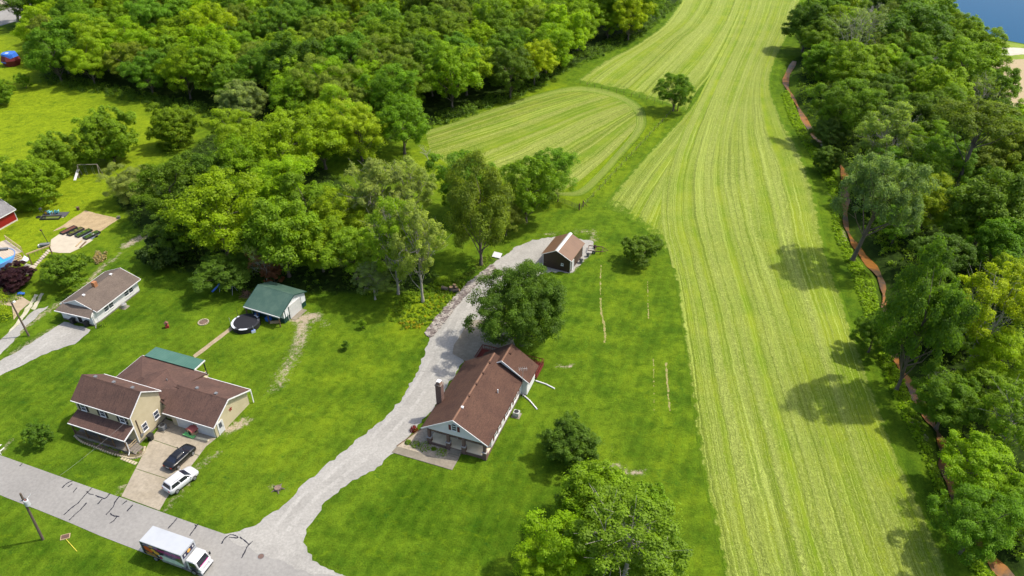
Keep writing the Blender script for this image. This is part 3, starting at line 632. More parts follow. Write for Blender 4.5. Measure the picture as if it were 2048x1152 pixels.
T(1283, 497, 84, 'shrub', 'dark', 'round dark bushy tree alone at the hayfield edge past the barn', name='round_bush', cat='bush', hs=1.05)
T(1141, 880, 118, 'dome', 'dark', 'dark bushy tree on the lawn beside the brown-roofed house, clear of the others', hs=.85, var=1)
T(1352, 176, 76, 'lobed', 'green', 'lone tree at the fence corner between the hayfields', base=(1346, 222), var=0)
BT = 'trees at the bottom of the lawn'
T(1182, 982, 140, 'broad', 'mid', 'mid green tree at the back of the bottom group nearest the bare soil', group=BT, var=0)
T(1132, 1078, 150, 'lobed', 'bright', 'bright yellow-green tree at the lawn side of the bottom group', group=BT, var=1)
T(1262, 1070, 205, 'airy', 'mid', 'largest tree of the bottom group, thin green crown with bare twigs showing', group=BT, var=1, hs=.66)
T(1098, 1135, 124, 'lobed', 'bright', 'bright tree cut by the bottom edge of the photo', group=BT, var=2, hs=.8)
T(1325, 1085, 95, 'broad', 'green', 'darker leafy tree at the hayfield side of the bottom group', group=BT, var=2, hs=.8)
T(1296, 1000, 70, 'small', 'mid', 'small upright tree poking out behind the bottom group', group=BT)
# ---------------------------------------------------------------- trees along the creek, one by one
EB = 'trees along the rusty creek'
def E(x, y, w, kind, colr, label, **k): return T(x, y, w, kind, colr, label, group=EB, **k)
E(1618, 42, 84, 'broad', 'dark', 'dark tree at the far creek bend overhanging the top of the hayfield', var=0)
E(1722, 48, 112, 'sparse', 'grey', 'half bare greyish tree with branches showing at the top of the creek wood')
E(1670, 20, 80, 'broad', 'green', 'green crown between the dark bend tree and the half bare tree')
E(1800, 45, 150, 'broad', 'dark', 'tall dark tree with forked trunk in front of the pond', base=(1812, 125), var=1)
E(1868, 28, 96, 'broad', 'mid', 'tree at the very top beside the pond water')
E(1928, 122, 112, 'lobed', 'mid', 'rounded green tree standing before the pond bank', var=0)
E(1648, 122, 86, 'dome', 'green', 'dense green tree on the creek bank where the creek first shows')
E(1708, 128, 108, 'lobed', 'mid', 'bright topped tree just behind the first creek tree', var=1)
E(1690, 205, 128, 'lobed', 'green', 'wide fresh green tree across the creek from the field bend', var=2)
E(1768, 172, 84, 'broad', 'dark', 'dark crown deep in the wood below the pond tree')
E(1885, 175, 108, 'lobed', 'bright', 'bright tree with light top in front of the farm track', var=0)
E(1972, 172, 70, 'sparse', 'mid', 'thin see-through tree before the ploughed field')
E(1664, 262, 78, 'dome', 'blue', 'bluish green tree leaning over the creek at the field side')
E(1655, 318, 60, 'dome', 'dark', 'dark low tree beside the orange creek bend')
E(1772, 262, 110, 'airy', 'pale', 'pale thin tree beside the leaning dead trunk', var=0)
E(1850, 232, 120, 'broad', 'dark', 'dark full crown behind the leaning dead trunk', var=3)
E(1965, 232, 158, 'umbrella', 'olive', 'flat-topped olive tree with a long bare trunk below the ploughed field')
E(2040, 290, 110, 'lobed', 'mid', 'green tree at the right edge below the ploughed field')
E(1738, 372, 162, 'willow', 'grey', 'silvery willow with its own trunk on the field side of the creek', base=(1704, 522), rot=0.0, name='willow_tree')
E(1862, 395, 118, 'lobed', 'lime', 'yellow green tree right behind the silvery willow', var=1)
E(1800, 440, 90, 'broad', 'green', 'shaded green tree under the yellow green one by the willow')
E(1985, 405, 150, 'broad', 'dark', 'large dark tree deep in the creek wood, across from the willow', var=0)
E(1912, 320, 110, 'lobed', 'green', 'green tree in front of the umbrella-shaped one', var=2)
E(2040, 370, 100, 'broad', 'mid', 'tree at the right edge level with the willow')
E(1898, 500, 120, 'broad', 'dark', 'dark shaded crown behind the yellow tree with white stems', hs=.8)
E(1800, 592, 150, 'broad', 'dark', 'dark greyish tree standing across the creek halfway down the field', base=(1792, 782), var=2)
E(1752, 660, 88, 'broad', 'dark', 'dark low half of the canopy overhanging the field shade')
E(1965, 585, 165, 'forked', 'lime', 'yellow tree on several white stems, brightest of the creek wood', base=(1935, 740))
E(2045, 560, 110, 'lobed', 'lime', 'second yellow crown at the right edge beside the white-stemmed tree', var=1)
E(1872, 655, 100, 'lobed', 'green', 'green understorey tree beneath the white-stemmed yellow tree', hs=.8, var=0)
E(2010, 705, 140, 'lobed', 'bright', 'bright green tree at the right edge below the yellow ones', var=2)
E(1900, 795, 128, 'lobed', 'green', 'green tree on the bank with pale dead twigs above it', var=1)
E(1975, 770, 120, 'broad', 'mid', 'mid green tree behind the twiggy bank tree')
E(2035, 830, 120, 'airy', 'mid', 'feathery tree at the right edge above the lowest bright trees', var=1)
E(1960, 930, 140, 'lobed', 'bright', 'bright layered tree over the creek near the bottom corner', var=0)
E(1955, 1040, 160, 'lobed', 'green', 'broad green layered tree lowest on the creek', var=2)
E(2040, 1010, 120, 'lobed', 'mid', 'tree cut by the right edge in the bottom corner', var=1)
E(1880, 575, 95, 'broad', 'mid', 'mid green crown between the blue creek tree and the yellow one')
E(1930, 660, 90, 'broad', 'dark', 'shaded tree among the white stems of the yellow tree', hs=.8)
E(2000, 480, 120, 'broad', 'green', 'green crown above the yellow right-edge trees', var=3)
E(1925, 440, 100, 'broad', 'mid', 'mid green crown behind the yellow green one by the willow', var=1)
E(1830, 325, 90, 'broad', 'dark', 'dark crown under the leaning dead trunk', hs=.85)
for (x, y, hh, rz, lab) in [(1776, 330, 15, 5.9, 'leaning dead grey tree with bare branches in the creek wood'), (1735, 60, 14, 1.0, 'bare grey dead tree at the top of the creek wood'), (1868, 800, 6, 2.5, 'bare bleached branches over the creek low down'), (855, 330, 6, 2.0, 'bare dead tree at the pasture edge of the wood'), (1985, 545, 9, .4, 'dead top sticking out of the yellow tree')]:
    X, Y = at(x, y); t = thing('dead_tree', lab, 'dead tree', (X, Y, 0), rz, sc=(hh / 10,) * 3)
    me = bare_mesh('branches', int(x), 10, .17); c = bpy.data.objects.new('branches', me); COL.objects.link(c); c.parent = t
# ---------------------------------------------------------------- the big wood behind: rows of individual trees
ordinal = ['first', 'second', 'third', 'fourth', 'fifth', 'sixth', 'seventh', 'eighth', 'ninth', 'tenth', 'eleventh', 'twelfth', 'thirteenth', 'fourteenth', 'fifteenth', 'sixteenth', 'seventeenth', 'eighteenth', 'nineteenth', 'twentieth']
HAND = [tuple(o.location[:2]) for o in COL.objects if o.type == 'EMPTY']
def wood(poly, y0, y1, x0, x1, step, skip, mixc, where, group, avoid=5.0, sz=(1.0, 1.35), kinds=('broad', 'broad', 'lobed')):
    rg = random.Random(99); row = 0; Yb = y0
    while Yb < y1:
        got = []
        Xb = x0 + (row % 2) * step * .5
        while Xb < x1:
            X, Y = Xb + rg.uniform(-.28, .28) * step, Yb + rg.uniform(-.28, .28) * step
            px, py = photo_xy(X, Y)
            if inpoly([px], [py], poly)[0] and not any(inpoly([px], [py], q)[0] for q in skip) and all((X - a) ** 2 + (Y - b_) ** 2 > avoid ** 2 for a, b_ in HAND) and -60 < photo_xy(X, Y, 8)[0] < 2110 and photo_xy(X, Y, 15)[1] > -45:
                got.append((X, Y))
            Xb += step
        if got:
            got.sort(key=lambda q: photo_xy(*q)[0])
            for i, (X, Y) in enumerate(got):
                cl = rg.choice(mixc); kd = rg.choice(kinds); s = rg.uniform(*sz); vs = [k for k in PROTO if k[0] == kd]
                o_ = ordinal[i] if i < 20 else ordinal[i - 20].replace('first', 'twenty-first')
                size = 'tall' if s > sz[0] + (sz[1] - sz[0]) * .66 else 'low' if s < sz[0] + (sz[1] - sz[0]) * .33 else 'middling'
                plant_tree((X, Y), s, rg.uniform(.92, 1.12), PROTO[rg.choice(vs)], cl, '%s %s tree in the %s, %s row back, %s along it' % (size, CNAME[cl], where, ordinal[row], o_), group=group)
            row += 1
        Yb += step * .92
CLEAR = [(815, 60), (835, -60), (885, -60), (875, 60)]
wood(WOOD_NW, 172, 372, -200, 95, 12.2, [CLEAR], ['bright', 'bright', 'bright', 'mid', 'green', 'mid', 'green', 'bright', 'olive', 'lime', 'dark'], 'far wood', 'trees of the far wood', kinds=('broad', 'lobed', 'lobed'))
wood(WOOD_E, 70, 330, 55, 215, 11.5, [[(1930, -40), (1925, 40), (1960, 110), (1985, 170), (2048, 232), (2500, 260), (2500, -200), (1900, -200)]], ['dark', 'green', 'mid', 'mid', 'bright', 'olive'], 'creek wood', 'trees inside the creek wood', avoid=7.5, sz=(.8, 1.15))
# ---------------------------------------------------------------- undergrowth that nobody could count
def undergrowth(name, poly_px, n, hmax, col, seed, leaf=.42, ring=None, cr=(.35, .9)):
    rg = np.random.default_rng(seed); P, N, T_ = [], [], []
    q = np.array(poly_px, float); lo, hi = q.min(0), q.max(0); got = 0; tries = 0
    w_ = np.array(pts(*[tuple(k_) for k_ in poly_px])); lo, hi = w_.min(0), w_.max(0); poly = [tuple(k_) for k_ in w_]
    while got < n and tries < n * 30:
        tries += 1; X, Y = rg.uniform(lo, hi)
        if not inpoly([X], [Y], poly)[0] or Y > 330: continue
        if float(pldist(np.array([X]), np.array([Y]), CREEK_L)[0]) < 1.15: continue
        got += 1; r = rg.uniform(*cr); hgt = rg.uniform(.35, 1) * hmax; m = int(10 + 16 * r)
        e = unit(rg.normal(size=(m, 3)) + [0, 0, .6]); e[:, 2] = abs(e[:, 2])
        P.append(np.array([X, Y, .05]) + e * [r, r, hgt] * rg.uniform(.5, 1, (m, 1))); N.append(e + [0, 0, .5] + rg.normal(size=(m, 3)) * .4); T_.append(np.clip(rg.uniform(.1, .9) + rg.normal(size=m) * .12, 0, 1))
    me = leaf_mesh(name, np.concatenate(P), np.concatenate(N), np.concatenate(T_), leaf, rg); o = bpy.data.objects.new(name, me); COL.objects.link(o); o['kind'] = 'stuff'; o.color = (*COLS[col], 1)
    return o
undergrowth('undergrowth', [(1590, 205), (1612, 235), (1690, 330), (1712, 420), (1745, 495), (1800, 570), (1805, 660), (1830, 730), (1880, 810), (1915, 890), (1935, 960), (1985, 1070), (2080, 1180), (2250, 1180), (2150, 700), (2100, 350), (1900, 200), (1700, 130), (1600, 120)], 2600, 1.7, 'mid', 3)
undergrowth('undergrowth', GROVE, 900, 1.3, 'dark', 4)
undergrowth('undergrowth', [(85, 168), (190, 188), (300, 212), (430, 240), (560, 296), (700, 312), (860, 258), (930, 238), (1010, 209), (1100, 166), (1140, 139), (1205, 114), (1270, 82), (1328, 38), (1385, -16), (1360, -20), (1260, 60), (1130, 118), (1000, 185), (860, 232), (700, 280), (560, 266), (430, 215), (190, 165), (85, 140)], 1500, 1.8, 'dark', 5, cr=(.5, 1.2))
undergrowth('tall_weeds', [(1575, 180), (1600, 240), (1640, 310), (1672, 350), (1678, 450), (1712, 520), (1748, 570), (1770, 690), (1810, 770), (1840, 850), (1870, 930), (1900, 1020), (1960, 1120), (1990, 1160), (1950, 1160), (1880, 1000), (1830, 880), (1780, 780), (1735, 650), (1700, 540), (1668, 470), (1660, 380), (1620, 310), (1580, 240), (1562, 190)], 2100, .6, 'bright', 6, leaf=.30, cr=(.2, .6))
undergrowth('tall_weeds', [(800, 590), (880, 560), (935, 565), (905, 605), (860, 652), (800, 660), (770, 630)], 420, .55, 'mid', 7, leaf=.26, cr=(.2, .5))
undergrowth('wildflowers', [(800, 648), (822, 642), (850, 650), (838, 660), (806, 658)], 26, .6, (COLS.update(yellow=(.42, .34, .012)) or 'yellow'), 8, leaf=.22, cr=(.15, .35))
undergrowth('wildflowers', [(838, 600), (880, 585), (905, 600), (880, 625), (845, 640)], 22, .5, 'yellow', 9, leaf=.16, cr=(.15, .3))
undergrowth('ditch_weeds', [(890, 600), (925, 560), (960, 540), (985, 520), (975, 508), (940, 540), (900, 570), (880, 590)], 130, .35, 'olive', 12, leaf=.2, cr=(.15, .4))
undergrowth('fence_line_weeds', [(1162, 408), (1186, 404), (1345, 230), (1335, 222), (1250, 300)], 200, .22, 'bright', 10, leaf=.16, cr=(.12, .3))
undergrowth('dry_grass_clump', [(183, 520), (196, 505), (215, 505), (212, 520), (195, 530)], 60, .9, (COLS.update(straw=(.33, .27, .13)) or 'straw'), 11, leaf=.32, cr=(.15, .4))
# ================================================================ BUILDINGS (each in its own frame: x along the front, y to the back)
WHITE = mat('white_paint', (.50, .50, .49), .5, (.45, .45, .44), 1.2)
TRIM = mat('white_trim', (.64, .63, .62), .45, (.58, .57, .56), 2.)
def siding_mat(name, c, c2, pitch=.2):
    t = NT(name); o_ = t.obj(); sp = t.t.nodes.new('ShaderNodeSeparateXYZ'); t.t.links.new(o_, sp.inputs[0])
    fr = t.math('FRACT', t.math('DIVIDE', sp.outputs[2], pitch))
    nz = t.noise(o_, .7, 5, .6)
    c_ = t.mix(t.step(nz, .35, .7), c, c2)
    c_ = t.mix(t.math('MULTIPLY', t.step(fr, .14, .02), .35), c_, tuple(x * .55 for x in c))
    t.set(Base_Color=c_, Roughness=.6, Specular_IOR_Level=.3); t.bump(fr, .35, .03); return t.m
def shingle_mat(name, c, c2, c3):
    t = NT(name); o_ = t.obj()
    n1_ = t.noise(o_, .35, 5, .65); n2_ = t.noise(t.scalev(o_, (3.2, .5, .5)), 1.6, 5, .7); n3_ = t.noise(o_, 6.0, 3, .7)
    c_ = t.mix(t.step(n1_, .36, .66), c, c2); c_ = t.mix(t.math('MULTIPLY', t.step(n2_, .48, .72), .6), c_, c3)
    f = t.n('MapRange', {'Value': n3_, 'From Min': .3, 'From Max': .7, 'To Min': .74, 'To Max': 1.22}); c_ = t.mix(1.0, c_, t.n('CombineColor', {0: f, 1: f, 2: f}), 'MULTIPLY')
    t.set(Base_Color=c_, Roughness=.92, Specular_IOR_Level=.15); t.bump(n3_, .5, .03); return t.m
def ribbed_mat(name, c, c2, axis=0, pitch=.4, rough=.5):
    t = NT(name); o_ = t.obj(); sp = t.t.nodes.new('ShaderNodeSeparateXYZ'); t.t.links.new(o_, sp.inputs[0])
    fr = t.math('FRACT', t.math('DIVIDE', sp.outputs[axis], pitch)); rib = t.step(t.math('ABSOLUTE', t.math('SUBTRACT', fr, .5)), .40, .48)
    c_ = t.mix(t.step(t.noise(t.scalev(o_, (.6, .6, .6)), .8, 6, .65), .36, .68), c, c2)
    c_ = t.mix(t.math('MULTIPLY', rib, .3), c_, tuple(x * .6 for x in c))
    t.set(Base_Color=c_, Roughness=rough, Specular_IOR_Level=.35); t.bump(rib, .4, .04); return t.m
def brick_mat(name, c, c2, mortar):
    t = NT(name); o_ = t.obj(); v_ = t.n('VectorRotate', {'Vector': o_, 'Angle': math.pi / 2}, rotation_type='X_AXIS')
    b_ = t.n('TexBrick', {'Vector': v_, 'Color1': c, 'Color2': c2, 'Mortar': mortar, 'Scale': 4.0, 'Mortar Size': .03})
    t.set(Base_Color=t.mix(t.math('MULTIPLY', t.noise(o_, 3., 4), .35), b_, tuple(x * .5 for x in c)), Roughness=.9); return t.m
TAN_SIDING = siding_mat('tan_siding', (.44, .38, .25), (.40, .345, .22))
WHITE_SIDING = siding_mat('white_siding', (.66, .65, .64), (.60, .59, .58))
GREY_SIDING = siding_mat('pale_grey_siding', (.62, .595, .60), (.57, .55, .555), .15)
SHINGLE_RED = shingle_mat('redbrown_shingles', (.104, .060, .047), (.080, .048, .039), (.038, .027, .025))
SHINGLE_BROWN = shingle_mat('brown_shingles', (.086, .047, .033), (.070, .038, .028), (.042, .026, .022))
SHINGLE_GREY = shingle_mat('greybrown_shingles', (.130, .102, .082), (.106, .083, .068), (.078, .062, .052))
SHINGLE_OLD = shingle_mat('grey_shingles', (.19, .185, .185), (.15, .147, .15), (.10, .10, .105))
GREEN_TIN = ribbed_mat('green_metal_roof', (.050, .120, .088), (.068, .145, .108), 0, .45, .38)
GREEN_TIN2 = ribbed_mat('weathered_green_metal_roof', (.040, .082, .062), (.062, .108, .080), 0, .45, .5)
GREEN_STEEL = ribbed_mat('dark_green_steel', (.012, .045, .036), (.015, .055, .042), 0, .3)
WHITE_STEEL = ribbed_mat('white_steel', (.66, .67, .68), (.6, .61, .62), 1, .45)
BROWN_STEEL = ribbed_mat('shaded_brown_steel', (.050, .030, .020), (.042, .025, .017), 0, .3)  # gable copy of the barn steel, darkened: its shade is in the colour
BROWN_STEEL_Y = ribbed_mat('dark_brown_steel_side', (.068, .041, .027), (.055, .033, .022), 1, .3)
TAN_TIN = ribbed_mat('tan_brown_metal_roof', (.150, .082, .045), (.128, .070, .038), 1, .9, .55)
RED_STEEL = ribbed_mat('red_steel', (.26, .012, .012), (.21, .01, .011), 1, .3)
BRICK = brick_mat('red_brick', (.13, .060, .045), (.10, .046, .036), (.2, .16, .13))
BRICK_TAN = brick_mat('weathered_brick', (.20, .11, .07), (.15, .085, .06), (.25, .2, .16))
GLASS = mat('dark_window_glass', (.035, .045, .065), .12, (.05, .06, .08), .8, spec=.6)
GLASS_C = mat('curtained_window_glass', (.20, .22, .24), .15, (.12, .13, .15), 1.5, spec=.6)
DARK = mat('near_black', (.012, .012, .014), .6)
BLACKP = mat('black_plastic', (.016, .016, .018), .42, (.022, .022, .024), 2.)
TIMBER = mat('brown_timber', (.125, .075, .042), .85, (.085, .05, .03), 2., .3, stretch=(1, 1, .3))
DECK = mat('grey_deck_boards', (.19, .165, .135), .9, (.13, .112, .092), 1.4, .3, stretch=(.4, 4, 1))
PALE_TIMBER = mat('pale_timber', (.38, .29, .16), .85, (.30, .22, .12), 2., .3)
GALV = mat('galvanised_metal', (.42, .43, .44), .4, (.33, .34, .35), 2., metal=.5)
GREY_P = mat('grey_plastic', (.16, .165, .17), .5, (.12, .125, .13), 2.)
STONE = mat('foundation_block', (.20, .17, .15), .95, (.15, .125, .11), 1.5, .3)
A = math.radians
def gable_wall(parent, x0, x1, y0, y1, zb, ze, zr, axis, m, ym=None, name='wall', ze2=None):
    ze2 = ze if ze2 is None else ze2; b = MB()
    if axis == 'x':
        ym = (y0 + y1) / 2 if ym is None else ym; b.prism([(y0, zb), (y1, zb), (y1, ze2), (ym, zr), (y0, ze)], 'x', x0, x1)
    else:
        ym = (x0 + x1) / 2 if ym is None else ym; b.prism([(x0, zb), (x1, zb), (x1, ze2), (ym, zr), (x0, ze)], 'y', y0, y1)
    return b.build(name, m, parent)
def gable_roof(parent, a0, a1, e0, e1, ze0, zr, ze1, em, axis, m, th=.16, trim=TRIM, rake=(1, 1), gut=(1, 1), name='roof', ridge=None):
    """slabs from eave e0 (height ze0) over ridge em (zr) to eave e1 (ze1), running a0..a1; white rake boards and gutters are sub-parts"""
    prof = [(e0, ze0), (em, zr), (e1, ze1), (e1, ze1 - th), (em, zr - th), (e0, ze0 - th)]
    r = MB().prism(prof, axis, a0, a1).build(name, m, parent)
    fr = [(e0 - .02, ze0 + .015), (em, zr + .02), (e1 + .02, ze1 + .015), (e1 + .02, ze1 - th - .03), (em, zr - th - .03), (e0 - .02, ze0 - th - .03)]
    for q, on, s in ((a0, rake[0], -1), (a1, rake[1], 1)):
        if on: MB().prism(fr, axis, q + s * .003, q + s * .07).build('rake_board', trim, r)
    for e, ze, on, s in ((e0, ze0, gut[0], -1), (e1, ze1, gut[1], 1)):
        if on:
            lo, hi = sorted((e + s * .024, e + s * .11)); b = MB()
            if axis == 'x': b.box(a0 + .03, a1 - .03, lo, hi, ze - th - .02, ze - .03)
            else: b.box(lo, hi, a0 + .03, a1 - .03, ze - th - .02, ze - .03)
            b.build('gutter', trim, r)
    if ridge:
        w = .16; s0, s1 = (zr - ze0) / (em - e0), (zr - ze1) / (e1 - em)
        MB().prism([(em - w, zr - s0 * w + .02), (em, zr + .035), (em + w, zr - s1 * w + .02), (em + w, zr - s1 * w - .02), (em, zr - .02), (em - w, zr - s0 * w - .02)], axis, a0 + .02, a1 - .02).build('ridge_cap', ridge, r)
    return r
def window(parent, c, ang, w, h, shut=None, glass=GLASS, sash=True, arch=False, fm=TRIM):
    """a window on a wall: c its middle on the wall face, ang the direction its outside faces"""
    n = Vector((math.cos(ang), math.sin(ang), 0)); a = ang + math.pi / 2; b = MB(); C = Vector(c)
    t = Vector((-n.y, n.x, 0)); fw = .09
    def bar(dx, dz, sx, sz, d0=.0, dd=.07, B=None):
        q = C + t * dx + n * (d0 + dd / 2); (B or b).obox(q.x, q.y, q.z + dz, sx, dd, sz, a)
    bar(-w / 2 + fw / 2, 0, fw, h); bar(w / 2 - fw / 2, 0, fw, h); bar(0, h / 2 - fw / 2, w - 2 * fw, fw); bar(0, -h / 2 + fw / 2, w - 2 * fw, fw)
    if sash: bar(0, 0, w - 2 * fw, .06, 0, .055)
    f = b.build('window', fm, parent); g = MB(); bar(0, 0, w - 2 * fw - .002, h - 2 * fw - .002, .004, .025, g); g.build('pane', glass, f)
    MB_s = MB(); bar(0, -h / 2 - .035, w + .12, .06, 0, .12, MB_s); MB_s.build('sill', fm, f)
    if arch:
        k = 10; P = [C + t * (math.cos(math.pi * i / k) * w / 2) + Vector((0, 0, h / 2 + .05 + math.sin(math.pi * i / k) * w * .42)) for i in range(k + 1)]
        m2 = MB().add([p_ + n * .004 for p_ in P] + [p_ + n * .07 for p_ in P], [tuple(range(k + 1)), tuple(range(2 * k + 1, k, -1))] + [(i, i + 1, k + 2 + i, k + 1 + i) for i in range(k)] + [(k, 0, k + 1, 2 * k + 1)]); m2.build('arched_top', glass, f)
        m3 = MB().tube([p_ + n * .06 for p_ in P], .05, 6); m3.build('arch_frame', fm, f)
    if shut:
        for s in (-1, 1):
            q = MB(); bar(s * (w / 2 + .24), 0, .36, h, .002, .05, q); q.build('shutter', shut, parent)
    return f
def door(parent, c, ang, w, h, m, name='door', lite=None, panels=0, hd=True):
    n = Vector((math.cos(ang), math.sin(ang), 0)); t = Vector((-n.y, n.x, 0)); a = ang + math.pi / 2; C = Vector(c)
    b = MB(); q = C + n * .03; b.obox(q.x, q.y, q.z, w, .06, h, a)
    d = b.build(name, m, parent)
    f = MB()
    for dx, dz, sx, sz in ((-w / 2 - .06, 0, .1, h + .1), (w / 2 + .06, 0, .1, h + .1), (0, h / 2 + .06, w, .1)):
        q = C + t * dx + n * .045; f.obox(q.x, q.y, q.z + dz, sx, .09, sz, a)
    f.build('door_frame', TRIM, d)
    for k in range(panels):
        g = MB(); z = -h / 2 + h * (k + .5) / panels; q = C + n * .07
        g.obox(q.x, q.y, q.z + z, w - .1, .03, h / panels - .05, a); g.build('panel', m, d)
    if lite: g = MB(); q = C + n * .068; g.obox(q.x, q.y, q.z + h * .2, w * .6, .02, h * .42, a); g.build('pane', lite, d)
    if hd: g = MB(); q = C + t * (w * .38) + n * .09; g.obox(q.x, q.y, q.z - .05, .07, .06, .1, a); g.build('handle', GALV, d)
    return d
def roof_vent(parent, x, y, z, m, s=1.0):
    return MB().box(x - .17 * s, x + .17 * s, y - .17 * s, y + .17 * s, z - .15, z + .1).box(x - .22 * s, x + .22 * s, y - .22 * s, y + .22 * s, z + .1, z + .15).build('roof_vent', m, parent)

# ---------------------------------------------------------------- two-storey tan house with the attached garage
BH = thing('tan_house', 'two-storey tan house with red-brown roofs, front porch and attached garage', 'house', (-63.2, 80.0, 0), A(-20.3))
def tan_house(t):
    MB().box(.05, 9.95, .05, 5.6, -.2, .35).build('foundation', STONE, t)
    gable_wall(t, 0, 10, 0, 5.7, .35, 5.45, 7.65, 'x', TAN_SIDING)
    r = gable_roof(t, -.4, 10.35, -.2, 5.95, 5.45, 7.85, 5.4, 2.85, 'x', SHINGLE_RED, th=.12, ridge=SHINGLE_RED, rake=(0, 1))
    for x in (1.6, 5.0, 8.4): roof_vent(r, x, 3.3, 7.6, GREY_P)
    for y0, w in ((1.35, 1), (4.9, 1), (8.5, 1)): window(t, (y0, 0, 4.40), A(-90), 1.0, 1.2, DARK)
    window(t, (10, 4.15, 4.3 - 2.2), 0, 1.0, 1.4); window(t, (10, 1.75, 1.9), 0, 1.0, 1.4); window(t, (0, 2.8, 4.4), A(180), 1., 1.35); window(t, (0, 2.8, 1.9), A(180), 1., 1.4)
    MB().box(10.003, 10.1, .02, .12, .4, 5.2).build('corner_trim', TRIM, t)
    MB().obox(10.06, .75, 2.5, .12, .09, 3.2).build('conduit', TIMBER, t)
    MB().box(10.003, 10.16, .62, 1.0, .9, 1.35).build('meter_box', GREY_P, t)
    # rear wing: hipped roof, with a cross gable towards the garage
    MB().box(-.6, 12.2, 5.72, 13.25, -.1, 2.72).build('wall', TAN_SIDING, t)
    z0 = 2.85
    rr = MB()
    rr.plate([(-1, 5.76, z0), (2.4, 5.76, 3.88), (4.7, 8.0, 4.6), (-1, 13.65, z0)][::-1], .16)
    rr.plate([(-1, 13.65, z0), (4.7, 8.0, 4.6), (11.6, 8.0, 4.6), (11.6, 13.65, z0)][::-1], .16)
    rr.plate([(2.4, 5.76, 3.88), (10.6, 5.76, 3.88), (10.6, 8.0, 4.6), (4.7, 8.0, 4.6)], .16)
    rr.build('roof', SHINGLE_RED, t)
    r2 = MB()
    r2.plate([(7.35, 5.74, 5.05), (11.3, 5.4, 2.95), (11.5, 7.9, 4.45), (7.35, 10.5, 5.05)], .14)
    r2.plate([(7.35, 5.74, 5.05), (7.35, 10.5, 5.05), (4.6, 8.6, 4.40), (4.6, 5.74, 4.25)], .14)
    r2.plate([(7.35, 10.5, 5.05), (11.5, 7.9, 4.45), (9.6, 12.6, 3.18), (6.2, 12.6, 3.18)], .14)
    r2.plate([(7.35, 10.5, 5.05), (6.2, 12.6, 3.18), (4.6, 8.6, 4.40)], .14)
    r2 = r2.build('roof', SHINGLE_RED, t)
    MB().tube([(9.0, 8.6, 4.4), (9.0, 8.6, 5.1)], .08, 8).build('vent_pipe', GREY_P, t)
    MB().box(-1.10, -1.02, 5.8, 13.6, 2.66, 2.80).build('gutter', TRIM, t); MB().box(-1, 11.5, 13.67, 13.76, 2.66, 2.80).build('gutter', TRIM, t)
    # garage
    gable_wall(t, 11.9, 19.7, 4.95, 12.6, 0, 2.62, 4.5, 'x', TAN_SIDING, ym=8.4, ze2=2.6)
    g = gable_roof(t, 11.0, 20.15, 4.45, 13.05, 2.6, 4.72, 2.66, 8.4, 'x', SHINGLE_RED, ridge=SHINGLE_RED, rake=(0, 1))
    roof_vent(g, 14.2, 8.9, 4.6, GREY_P); roof_vent(g, 17.6, 8.9, 4.6, GREY_P)
    for x in (14.35, 18.0): door(t, (x, 4.95, 1.15), A(-90), 2.75, 2.25, WHITE, 'garage_door', panels=4, hd=False)
    MB().box(16.02, 16.26, 4.83, 4.94, 1.75, 2.05).build('wall_lantern', DARK, t)
    door(t, (19.7, 6.1, 1.1), 0, 1.0, 2.1, WHITE, 'side_door', lite=GLASS)
    b = MB(); P = [(8.72 + (0.42 if k % 2 == 0 else .17) * math.sin(k * math.pi / 5), 2.35 + (0.42 if k % 2 == 0 else .17) * math.cos(k * math.pi / 5)) for k in range(10)]
    b.prism(P, 'x', 19.703, 19.76).build('barn_star', mat('rusty_red_metal', (.22, .025, .02), .5), t)
    MB().box(20.153, 20.24, 12.9, 13.05, .1, 2.4).build('downspout', TRIM, t)
    # porch
    MB().box(0.05, 10.0, -2.0, -.02, .0, .42).build('porch_floor', DECK, t)
    MB().plate([(-.1, .0, 3.60), (10.2, .0, 3.60), (10.2, -2.1, 2.80), (-.1, -2.1, 2.80)][::-1], .16).build('porch_roof', SHINGLE_RED, t)
    MB().box(-.1, 10.2, -2.21, -2.115, 2.64, 2.78).build('porch_gutter', TRIM, t)
    MB().plate([(10.22, 0, 3.64), (10.32, 0, 3.64), (10.30, -2.2, 2.82), (10.22, -2.2, 2.82)], .2).build('rake_board', TRIM, t)
    MB().tube([(10.25, -2.15, 2.7), (10.25, -1.95, 2.3), (10.2, -1.95, .5), (10.35, -2.4, .25)], .06, 6).build('downspout', TRIM, t)
    for x in (.2, 2.6, 5.0, 7.5, 9.85): MB().box(x - .07, x + .07, -1.97, -1.83, .42, 2.68).build('porch_post', TIMBER, t)
    for x0, x1 in ((.3, 2.5), (2.7, 4.9), (5.1, 7.4)):
        b = MB().box(x0, x1, -1.93, -1.87, 1.2, 1.28).box(x0, x1, -1.93, -1.87, .55, .62)
        for i in range(int((x1 - x0) / .2)): b.box(x0 + .1 + i * .2, x0 + .14 + i * .2, -1.92, -1.88, .62, 1.2)
        b.build('railing', TIMBER, t)
    b = MB().box(9.92, 9.98, -1.8, -.2, 1.2, 1.28).box(9.92, 9.98, -1.8, -.2, .8, .86); b.build('railing', PALE_TIMBER, t)
    for k in range(3): MB().box(10.02 + k * .32, 10.36 + k * .32, -1.8, -.3, 0, .42 - k * .13).build('step', DECK, t)
    door(t, (4.6, -.0, 1.45), A(-90), .95, 2.05, mat('dark_front_door', (.05, .03, .025), .5), 'front_door', lite=GLASS)
    window(t, (2.2, 0, 1.6), A(-90), 1.1, 1.3); window(t, (7.2, 0, 1.6), A(-90), 1.1, 1.3)
